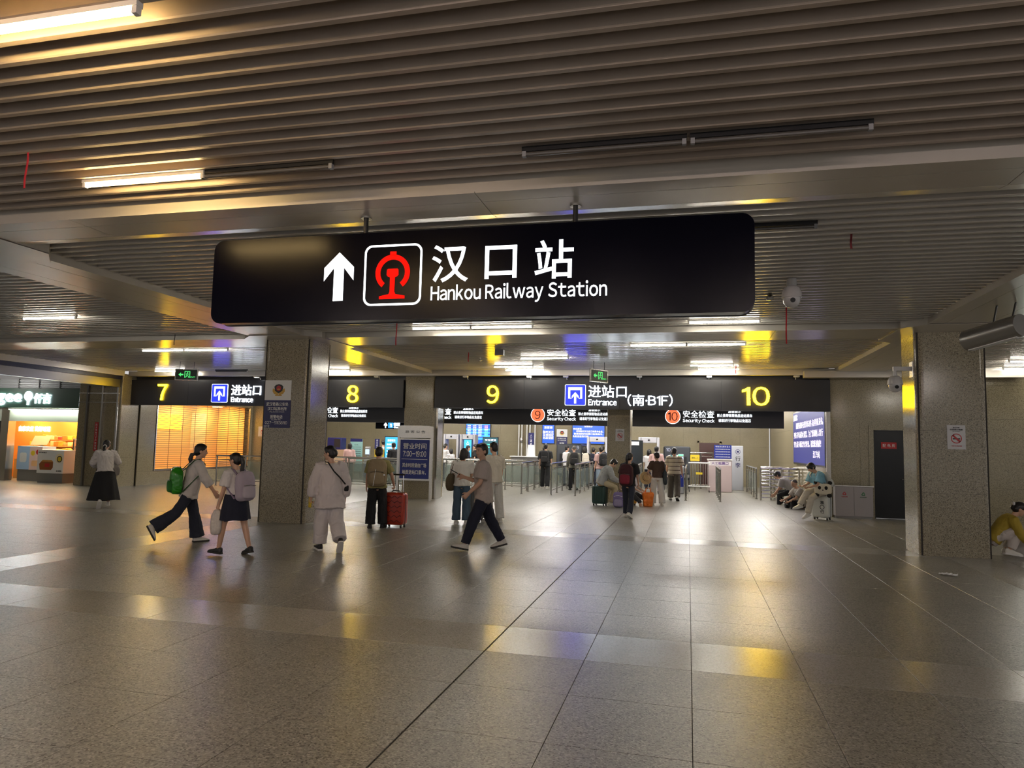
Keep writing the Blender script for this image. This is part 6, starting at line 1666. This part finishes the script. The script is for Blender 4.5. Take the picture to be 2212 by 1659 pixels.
P6 = person('man in beige T-shirt and navy trousers walking left with phone', -3.14, 10.93, -104, 1.73,
    dict(lean=3, hip=(24, -20), knee=(4, 10), foot=(-12, 14), armL=(14, 10, 34, 6), armR=(10, 5, 100, 6), head=(-30, 2), spread=(3, 3), twist=-6),
    (cloth('man_beige', (0.50, 0.425, 0.38)), 'short', 0.13, 0.036, 0.015), ('trousers', NAVY, (0.098, 0.088, 0.072), 0.97), (M('sneaker_white', (0.66, 0.62, 0.56), 0.5, var=0.15, vscale=25), SOLEB), ('short', HAIR), NV, curl=(55, 45))
hw = W_(P6, P6.J['wrR']+P6.J['hdR']*0.13+Vector((0, 0, 0.02)))
ph = thing('phone', 'dark phone held out by the man in beige', 'phone', tuple(hw), P6.root.rotation_euler.z)
ph.rotation_euler = (math.radians(28), 0, P6.root.rotation_euler.z)
MB().bevbox(-0.038, 0.038, -0.06, 0.11, 0.0, 0.011, 0.004).build('phone_case', BLACK_PL, ph)
plate('phone_screen', ((0, 0.025, 0.0112), (1, 0, 0), (0, 1, 0)), 0.066, 0.15, M('phone_screen', (0.02, 0.02, 0.03), 0.1), ph, 0, 0.0006, world=False)

P7 = person('woman in white T-shirt and blue jeans standing behind the walking man', -4.56, 14.25, 8, 1.58,
    dict(lean=2, hip=(3, -3), knee=(4, 4), armL=(8, 12, 22, 4), armR=(12, 8, 70, 20), head=(28, 10)),
    (cloth('white_tee', (0.66, 0.63, 0.58)), 'short', 0.06, 0.032), ('trousers', cloth('jeans_blue', (0.055, 0.095, 0.14)), (0.098, 0.092, 0.100)), (SHOEW, SOLEW), ('bob', HAIR), 0.011)
cc = W_(P7, P7.J['pel']+Vector((-0.23, 0.0, 0.20)))
tote('brown shoulder bag on the woman in white T-shirt', tuple(cc), P7.root.rotation_euler.z+1.2, 0.34, 0.36, 0.12, cloth('brown_bag', (0.085, 0.060, 0.030)), [W_(P7, P7.J['shL']+Vector((-0.03, -0.06, -0.02))), W_(P7, P7.J['shL']+Vector((0.0, 0.0, 0.085)))])
P8 = person('person in cream shirt and white trousers half hidden behind walking man', -4.02, 14.8, -35, 1.72,
    dict(lean=2, hip=(4, -3), knee=(4, 4), armL=(20, 10, 60, 20), armR=(6, 10, 12, 0), head=(-10, 4)),
    (CREAM, 'short', 0.06, 0.032), ('trousers', cloth('pale_trousers', (0.58, 0.56, 0.52)), (0.098, 0.092, 0.095)), (SHOEW, SOLEW), ('short', HAIR), 0.011)
suitcase('grey suitcase standing between jeans woman and hidden person', -4.44, 14.75, facing(-4.1, 14.4, 20), 0.40, 0.26, 0.62, M('case_grey', (0.18, 0.18, 0.18), 0.35), 'straight', 0.30)

# ---------------------------------------------------------------- people at the middle distance
MV = 0.013
suitcase('dark green suitcase used as a seat beside slim pillar', -2.42, 20.35, facing(-2.4, 20.3, 25), 0.40, 0.27, 0.50, M('case_green', (0.012, 0.045, 0.038), 0.35), 'straight')
P9 = person('person in grey hoodie seated on the green suitcase, reading phone', -2.38, 20.3, 80, 1.66,
    dict(seat=0.57, lean=22, curve=0.35, hip=(62, 70), knee=(70, 62), foot=(0, 0), spread=(6, 6), armL=(22, 8, 60, 15), armR=(22, 8, 62, 18), head=(0, 40)),
    (cloth('grey_hoodie', (0.40, 0.41, 0.41)), 'long', 0.08, 0.040), ('trousers', cloth('khaki_trousers', (0.50, 0.42, 0.27)), (0.088, 0.075, 0.075)), (SHOEW, SOLEW), ('fringe', HAIR), MV, curl=(45, 45))
hw = W_(P9, P9.J['wrR']+P9.J['hdR']*0.12)
o = MB().bevbox(-0.036, 0.036, -0.075, 0.075, 0, 0.010, 0.004).build('phone', BLACK_PL); o.location = hw; o.rotation_euler = (0.3, 0, P9.root.rotation_euler.z)
tag(o, 'black phone held by the seated grey hoodie person', 'phone')
# purple school bag on the floor
t = thing('school_bag', 'purple school backpack standing on floor beside green suitcase', 'backpack', (-1.86, 20.0, 0), facing(-1.86, 20, 10))
PUR = cloth('purple', (0.20, 0.16, 0.34))
link('bag_body', remesh(MB().superbox((0, 0, 0.21), (0.15, 0.09, 0.21), 0.45, 24, 14), 'bag_body', 0.014, 2, 0.006, 10), PUR, t, True, 0)
link('front_pocket', remesh(MB().superbox((0, -0.09, 0.13), (0.115, 0.04, 0.10), 0.5, 20, 10), 'front_pocket', 0.012, 2), cloth('purple_pale', (0.30, 0.26, 0.42)), t, True, 0)
MB().tube([(-0.12, -0.085, 0.30), (0, -0.098, 0.335), (0.12, -0.085, 0.30)], 0.006, 6).build('zip', PRINT_WHITE, t, smooth=True)
MB().tube([(-0.04, 0, 0.41), (-0.03, 0, 0.45), (0.03, 0, 0.45), (0.04, 0, 0.41)], 0.009, 6).build('top_handle', PUR, t, smooth=True)
P10 = person('woman in black T-shirt and dark jeans walking off with red backpack', -1.36, 17.1, 18, 1.54,
    dict(lean=4, hip=(14, -14), knee=(6, 14), foot=(0, 26), armL=(-6, 10, 12, 0), armR=(8, 10, 30, 8), head=(18, 4)),
    (BLACKC, 'short', 0.08, 0.030), ('trousers', DENIM, (0.086, 0.074, 0.074)), (SHOEW, SOLEW), ('longpony', HAIR), MV)
REDP = cloth('red_pack', (0.045, 0.008, 0.014))
backpack('dark red and black backpack on woman in black T-shirt', P10, REDP, 0.32, 0.48, 0.19, cloth('red_pocket', (0.20, 0.012, 0.03)), BLACKC, drop=0.08)
# seated woman behind her, only a leg shows
P11 = person('person seated low by slim pillar behind the red backpack woman', -1.60, 20.9, 110, 1.56,
    dict(seat=0.26, lean=10, hip=(70, 58), knee=(70, 40), foot=(0, 0), spread=(6, 12), armL=(20, 8, 50, 12), armR=(20, 8, 50, 12), head=(0, 25)),
    (WHITEC, 'short', 0.05, 0.03), ('trousers', cloth('shorts_dark', (0.03, 0.03, 0.035)), (0.09, 0.07, 0.07), 0.15), (M('sandal_tan', (0.32, 0.22, 0.14), 0.6), SOLEB), ('bob', HAIR), MV)
suitcase('small yellow case under the person seated by pillar', -1.62, 20.95, 0.2, 0.36, 0.26, 0.20, M('case_yellow', (0.70, 0.38, 0.04), 0.4), 'none')
t = thing('shopping_bag', 'bright orange shopping bag standing on the floor', 'bag', (-1.10, 20.72, 0), 0.2)
ORB = M('bag_orange', (0.85, 0.20, 0.015), 0.4, var=0.15, vscale=10)
link('bag_body', remesh(MB().loft([[(x*0.12, y*0.08, 0) for x, y in ((-1, -1), (1, -1), (1, 1), (-1, 1))], [(x*0.16, y*0.10, 0.36) for x, y in ((-1, -1), (1, -1), (1, 1), (-1, 1))], [(x*0.14, y*0.05, 0.40) for x, y in ((-1, -1), (1, -1), (1, 1), (-1, 1))]]), 'bag_body', 0.014, 2, 0.014, 10), ORB, t, True, 0)
for q in (-0.06, 0.06): MB().tube([(-0.09, q, 0.37), (-0.05, q*0.5, 0.52), (0.05, q*0.5, 0.52), (0.09, q, 0.37)], 0.008, 6).build('handle', ORB, t, smooth=True)
P12 = person('woman in brown T-shirt and white wide trousers holding straw hat', -0.86, 21.1, -18, 1.56,
    dict(lean=2, hip=(6, -4), knee=(4, 4), spread=(4, 5), armL=(12, 20, 60, 20), armR=(4, 10, 12, 0), head=(-20, 6)),
    (cloth('brown_tee', (0.075, 0.040, 0.028)), 'short', 0.02, 0.024), ('trousers', cloth('white_trousers', (0.62, 0.59, 0.55)), (0.096, 0.092, 0.108)), (SHOEW, SOLEW), ('bun', HAIR), MV)
hw = W_(P12, P12.J['wrL']+P12.J['hdL']*0.10)
t = thing('straw_hat', 'round straw hat held by woman in brown T-shirt', 'hat', (hw.x-0.05, hw.y, hw.z-0.12), P12.root.rotation_euler.z)
t.rotation_euler = (math.radians(75), math.radians(15), P12.root.rotation_euler.z)
STRAW = M('straw', (0.55, 0.38, 0.18), 0.7, var=0.2, vscale=40)
MB().lathe([(0.19, 0.0), (0.19, 0.006), (0.10, 0.012)], 28).build('brim', STRAW, t, smooth=True)
MB().lathe([(0.10, 0.010), (0.095, 0.06), (0.07, 0.095), (0.005, 0.10)], 24).build('crown', STRAW, t, smooth=True)
MB().lathe([(0.1005, 0.012), (0.0995, 0.035)], 24).build('band', BLACKC, t, smooth=True)
cc = W_(P12, P12.J['pel']+Vector((0.22, 0.0, 0.22)))
tote('dark slate tote on woman in brown T-shirt', tuple(cc), P12.root.rotation_euler.z+1.4, 0.28, 0.44, 0.12, cloth('slate_tote', (0.035, 0.045, 0.05)), [W_(P12, P12.J['shR']+Vector((0.03, -0.06, -0.02))), W_(P12, P12.J['shR']+Vector((0.0, 0.0, 0.085)))])
# striped shirt
def stripes():
    m = bpy.data.materials.new('cloth_stripes'); m.use_nodes = True; nt = m.node_tree; b = _bsdf(m); L = nt.links.new
    tc = nt.nodes.new('ShaderNodeTexCoord'); sx = nt.nodes.new('ShaderNodeSeparateXYZ'); L(tc.outputs['Object'], sx.inputs[0])
    mu = nt.nodes.new('ShaderNodeMath'); mu.operation = 'MULTIPLY'; mu.inputs[1].default_value = 8.0; L(sx.outputs[2], mu.inputs[0])
    fr_ = nt.nodes.new('ShaderNodeMath'); fr_.operation = 'FRACT'; L(mu.outputs[0], fr_.inputs[0])
    cr = nt.nodes.new('ShaderNodeValToRGB'); cr.color_ramp.interpolation = 'CONSTANT'
    e = cr.color_ramp.elements; e[0].position = 0; e[0].color = (0.62, 0.54, 0.42, 1); e[1].position = 0.62; e[1].color = (0.10, 0.065, 0.05, 1)
    k = e.new(0.76); k.color = (0.45, 0.36, 0.27, 1); k = e.new(0.84); k.color = (0.62, 0.54, 0.42, 1)
    L(fr_.outputs[0], cr.inputs[0]); L(cr.outputs[0], b.inputs['Base Color']); b.inputs['Roughness'].default_value = 0.85
    return m
P13 = person('man in cream and brown striped shirt walking into lane ten', -0.43, 23.5, 4, 1.70,
    dict(lean=2, hip=(10, -12), knee=(6, 14), foot=(0, 20), armL=(6, 12, 18, 0), armR=(-2, 12, 18, 0)),
    (stripes(), 'short', 0.08, 0.042, 0.01), ('trousers', cloth('brown_trousers', (0.10, 0.085, 0.07)), (0.105, 0.098, 0.092)), (SHOEW, SOLEB), ('short', HAIR), MV)
P14 = person('man in grey T-shirt sitting bent forward by the turnstile', 3.16, 23.7, -82, 1.70,
    dict(seat=0.32, lean=38, curve=0.3, hip=(70, 82), knee=(72, 88), spread=(10, 8), armL=(28, 6, 44, 10), armR=(28, 6, 44, 10), head=(0, 34)),
    (cloth('heather_grey', (0.42, 0.40, 0.38)), 'short', 0.05, 0.03), ('trousers', BLACKC, (0.088, 0.075, 0.065), 0.9), (SHOEB, SOLEB), ('fringe', HAIR), MV)
o = MB().superbox((0, 0, 0.15), (0.22, 0.16, 0.15), 0.4).build('duffel_bag', cloth('duffel', (0.03, 0.03, 0.035)), smooth=True); o.location = (3.22, 23.7, 0.0)
tag(o, 'dark duffel bag under the man by turnstile', 'bag')
P15 = person('man with shaved head sitting on floor against the wall', 3.22, 22.3, -118, 1.66,
    dict(seat=0.02, lean=12, curve=0.3, hip=(104, 98), knee=(112, 104), spread=(10, 8), armL=(42, 8, 30, 12), armR=(42, 8, 36, 14), head=(0, 22)),
    (cloth('khaki_tee', (0.40, 0.37, 0.33)), 'short', 0.04, 0.03), ('trousers', BLACKC, (0.086, 0.072, 0.065), 0.92), (SHOEW, SOLEW), ('buzz', HAIRG), MV)
hw = W_(P15, P15.J['wrL']+P15.J['hdL']*0.12)
o = MB().bevbox(-0.036, 0.036, -0.075, 0.075, 0, 0.010, 0.004).build('phone', BLACK_PL); o.location = hw; o.rotation_euler = (0.5, 0, P15.root.rotation_euler.z)
tag(o, 'dark phone held by the man with shaved head', 'phone')
o = MB().superbox((0, 0, 0.06), (0.17, 0.12, 0.06), 0.5).build('floor_pouch', cloth('pouch_grey', (0.10, 0.10, 0.10)), smooth=True); o.location = (2.93, 22.6, 0)
tag(o, 'flat grey bag lying before the sitting men', 'bag')
P16 = person('boy in light blue shirt seated on white suitcase using phone', 3.18, 18.95, -128, 1.64,
    dict(seat=0.60, lean=14, curve=0.3, hip=(66, 86), knee=(48, 50), foot=(20, 10), spread=(4, -10), armL=(24, 6, 62, 20), armR=(24, 6, 66, 22), head=(10, 36)),
    (cloth('sky_blue', (0.22, 0.46, 0.60)), 'short', 0.06, 0.036), ('trousers', cloth('ecru_trousers', (0.56, 0.51, 0.44)), (0.086, 0.080, 0.075)), (SHOEW, SOLEW), ('fringe', HAIR), MV, curl=(45, 45))
WCASE = M('case_white', (0.62, 0.64, 0.62), 0.3)
t = suitcase('white hard-shell suitcase with black cartoon-style lettering under boy', 3.20, 18.98, facing(3.1, 18.95, 20), 0.40, 0.28, 0.53, WCASE, 'none')
t['label'] = 'white hard-shell suitcase with black vertical print under the boy'
f = ((0.05, -0.1415, 0.33), (1, 0, 0), (0, 0, 1))
MB().ringprism(circle(0.055, 20, 0, -0.02), circle(0.042, 20, 0, -0.02), f, 0, 0.003).build('ring_print', PRINT_BLACK, t)
for i, ch in enumerate('旅行'): txt(ch, PRINT_BLACK, t, f, (0, 0.09-i*0.22, 0.09, 0.10), bold=0.01)
hw = W_(P16, P16.J['wrR']+P16.J['hdR']*0.12)
o = MB().bevbox(-0.036, 0.036, -0.075, 0.075, 0, 0.010, 0.004).build('phone', WHITE_PL); o.location = hw; o.rotation_euler = (0.4, 0, P16.root.rotation_euler.z)
tag(o, 'pale phone held by the boy in blue', 'phone')
cw = W_(P16, P16.J['pel']+Vector((-0.22, 0.12, 0.06)))
t = thing('panda_bag', 'fluffy cream panda face bag on lap of boy', 'bag', tuple(cw), 1.33)
t.scale = (1.05, 1.05, 1.05)
PLC = M('plush_cream', (0.70, 0.64, 0.52), 0.95, bump=0.5, bscale=120); PLB = M('plush_black', (0.015, 0.014, 0.014), 0.95, bump=0.5, bscale=120)
# the flat face looks to local -x (towards the viewer)
link('bag_body', remesh(MB().superbox((0, 0, 0), (0.07, 0.19, 0.13), 0.5, 20, 12), 'bag_body', 0.013, 2), PLC, t, True, 0)
for y in (-0.07, 0.07):
    MB().ell((-0.068, y, 0.03), (0.015, 0.034, 0.042), 12, 8).build('eye_patch', PLB, t, smooth=True)
    MB().ell((-0.01, y*2.1, 0.145), (0.04, 0.05, 0.045), 12, 8).build('ear', PLB, t, smooth=True)
    MB().ell((-0.03, y*1.9, -0.14), (0.045, 0.055, 0.05), 12, 8).build('paw', PLB, t, smooth=True)
MB().ell((-0.075, 0, -0.02), (0.012, 0.018, 0.012), 10, 8).build('nose', PLB, t, smooth=True)
pk = backpack('white backpack on the boy in light blue shirt', P16, cloth('white_pack', (0.58, 0.57, 0.53)), 0.28, 0.40, 0.14, drop=0.04)
P17 = person('woman in yellow top and pale trousers squatting beside right column', 4.90, 13.5, 80, 1.60,
    dict(seat=0.20, lean=34, curve=0.2, hip=(112, 118), knee=(138, 142), foot=(0, 6), spread=(6, 6), armL=(34, 6, 42, 10), armR=(34, 6, 42, 10), head=(0, 26)),
    (cloth('mustard', (0.42, 0.30, 0.035)), 'three', 0.04, 0.030), ('trousers', cloth('pale_pink_trousers', (0.58, 0.52, 0.48)), (0.092, 0.082, 0.080), 0.92), (SHOEW, SOLEW), ('bun', HAIR), NV)
MB().ell(P17.J['head']+P17.hm @ Vector((0, -0.11, 0.045)), (0.05, 0.025, 0.035), 10, 8).build('hair_bow', WHITEC, P17.root, smooth=True)
o = MB().bevbox(-0.036, 0.036, -0.075, 0.075, 0, 0.010, 0.004).build('phone', BLACK_PL); o.location = W_(P17, P17.J['wrR']+P17.J['hdR']*0.12); o.rotation_euler = (0.2, 0, P17.root.rotation_euler.z)
tag(o, 'phone held by squatting woman in yellow', 'phone')
o = MB().box(-0.012, 0.012, -0.16, 0.16, 0.0, 0.30).build('paper_bag', cloth('bag_white', (0.6, 0.58, 0.56))); o.location = (5.30, 13.75, 0.0); o.rotation_euler = (0, 0, 0.9)
tag(o, 'flat white carrier beside the squatting woman', 'bag')

# ---------------------------------------------------------------- people inside the security hall
FV = 0.017
ST = dict(hip=(2, -2), knee=(3, 3))
def far(label, x, y, phi, H, top, bot, hairs=('short', HAIR), pose=None, sleeve='short', shoes=(SHOEB, SOLEB)):
    ps = dict(ST)
    if pose: ps.update(pose)
    return person(label, x, y, phi, H, ps, (top, sleeve, 0.07, 0.032), ('trousers', bot, (0.09, 0.08, 0.08)), shoes, hairs, FV)
PINK = cloth('pink', (0.62, 0.40, 0.38)); GREYC = cloth('grey', (0.30, 0.31, 0.33)); OLIVE = cloth('olive_grey', (0.16, 0.15, 0.12)); LBLUE = cloth('pale_blue', (0.36, 0.42, 0.52))
far('woman in pink jacket before the teal poster', -13.55, 27.0, 10, 1.60, PINK, BLACKC, ('bob', HAIR), sleeve='long')
far('man in white shirt passing gates inside entrance eight', -12.95, 29.0, -10, 1.76, WHITEC, NAVY)
far('person in dark jacket half hidden by the hours board', -11.25, 26.2, -30, 1.66, BLACKC, BLACKC, sleeve='long')
far('staff member in white at the far detector', -10.45, 30.0, 60, 1.66, WHITEC, NAVY, ('bun', HAIR), dict(armL=(30, 8, 50, 10), armR=(30, 8, 50, 10)), 'long')
far('shorter person in white beside the far detector', -9.95, 29.4, -40, 1.45, WHITEC, NAVY, ('bob', HAIR), sleeve='long')
far('guard in navy vest leaning right behind railing', -9.2, 29.0, 80, 1.62, NAVY, NAVY, ('short', HAIR), dict(lean=14))
far('guard in black facing left behind railing', -9.15, 30.4, -90, 1.66, BLACKC, NAVY)
far('dark dressed person at the far scanner belt', -9.3, 31.2, 40, 1.68, BLACKC, BLACKC)
Q = far('tall man in black T-shirt walking into lane nine', -5.32, 27.0, 8, 1.76, BLACKC, BLACKC, pose=dict(hip=(8, -8), knee=(4, 12)), shoes=(SHOEW, SOLEW))
backpack('black backpack on tall man in lane nine', Q, BLACKC, 0.30, 0.46, 0.17)
far('person in black glimpsed past the tall man', -5.85, 29.4, 0, 1.62, BLACKC, BLACKC)
far('man in white T-shirt facing right by scanner nine', -4.95, 29.6, 60, 1.70, WHITEC, NAVY)
Q = far('man in olive shirt queuing in lane nine', -4.2, 26.9, -4, 1.70, OLIVE, BLACKC, ('buzz', HAIRG), dict(hip=(5, -6), knee=(3, 10)), 'long')
backpack('black backpack on man in olive shirt', Q, cloth('black_pack', (0.018, 0.018, 0.02)), 0.31, 0.46, 0.18)
Q = far('person in black in front of detector nine', -4.12, 29.3, -10, 1.66, BLACKC, NAVY, ('bob', HAIR))
backpack('cream backpack on person before detector nine', Q, CREAM, 0.28, 0.42, 0.15)
Q = far('person with dark pack waiting at detector nine', -3.9, 30.3, 15, 1.64, GREYC, DENIM)
backpack('dark navy backpack at detector nine', Q, NAVY, 0.30, 0.42, 0.16)
Q = far('man in pale blue shirt queuing before detector nine', -3.4, 29.3, -15, 1.74, LBLUE, DENIM)
backpack('navy backpack on man in pale blue shirt', Q, cloth('navy_pack', (0.012, 0.016, 0.035)), 0.30, 0.44, 0.16)
Q = far('person in pink T-shirt queuing beside slim pillar', -3.22, 27.3, -25, 1.68, PINK, cloth('light_jeans', (0.26, 0.33, 0.42)), ('bun', HAIR))
backpack('black backpack on person in pink T-shirt', Q, cloth('black_pack2', (0.016, 0.016, 0.018)), 0.30, 0.46, 0.17)
far('man in pink polo standing before detector ten', -1.12, 26.6, 10, 1.74, PINK, cloth('pink_trousers', (0.30, 0.24, 0.24)))
far('person in white top with dark hair at detector ten', -1.55, 29.6, 20, 1.62, WHITEC, NAVY, ('bob', HAIR))
Q = far('staff member in white passing ticket gates of lane ten', -0.55, 28.8, 10, 1.68, WHITEC, NAVY, ('bob', HAIR))
backpack('teal backpack on person at the ticket gates', Q, cloth('teal_pack', (0.05, 0.16, 0.17)), 0.26, 0.40, 0.14)
t = wthing('green_floor_marker', 'green lit arrow marker by lane ten gate', 'light', (-1.0, 27.18, 0.7))
MB().prism(circle(0.08, 20), FRONT(-1.0, 27.19, 0.78), 0, 0.01).build('marker_disc', GL, t, world=True)
bpy.data.scenes.remove(TMP)
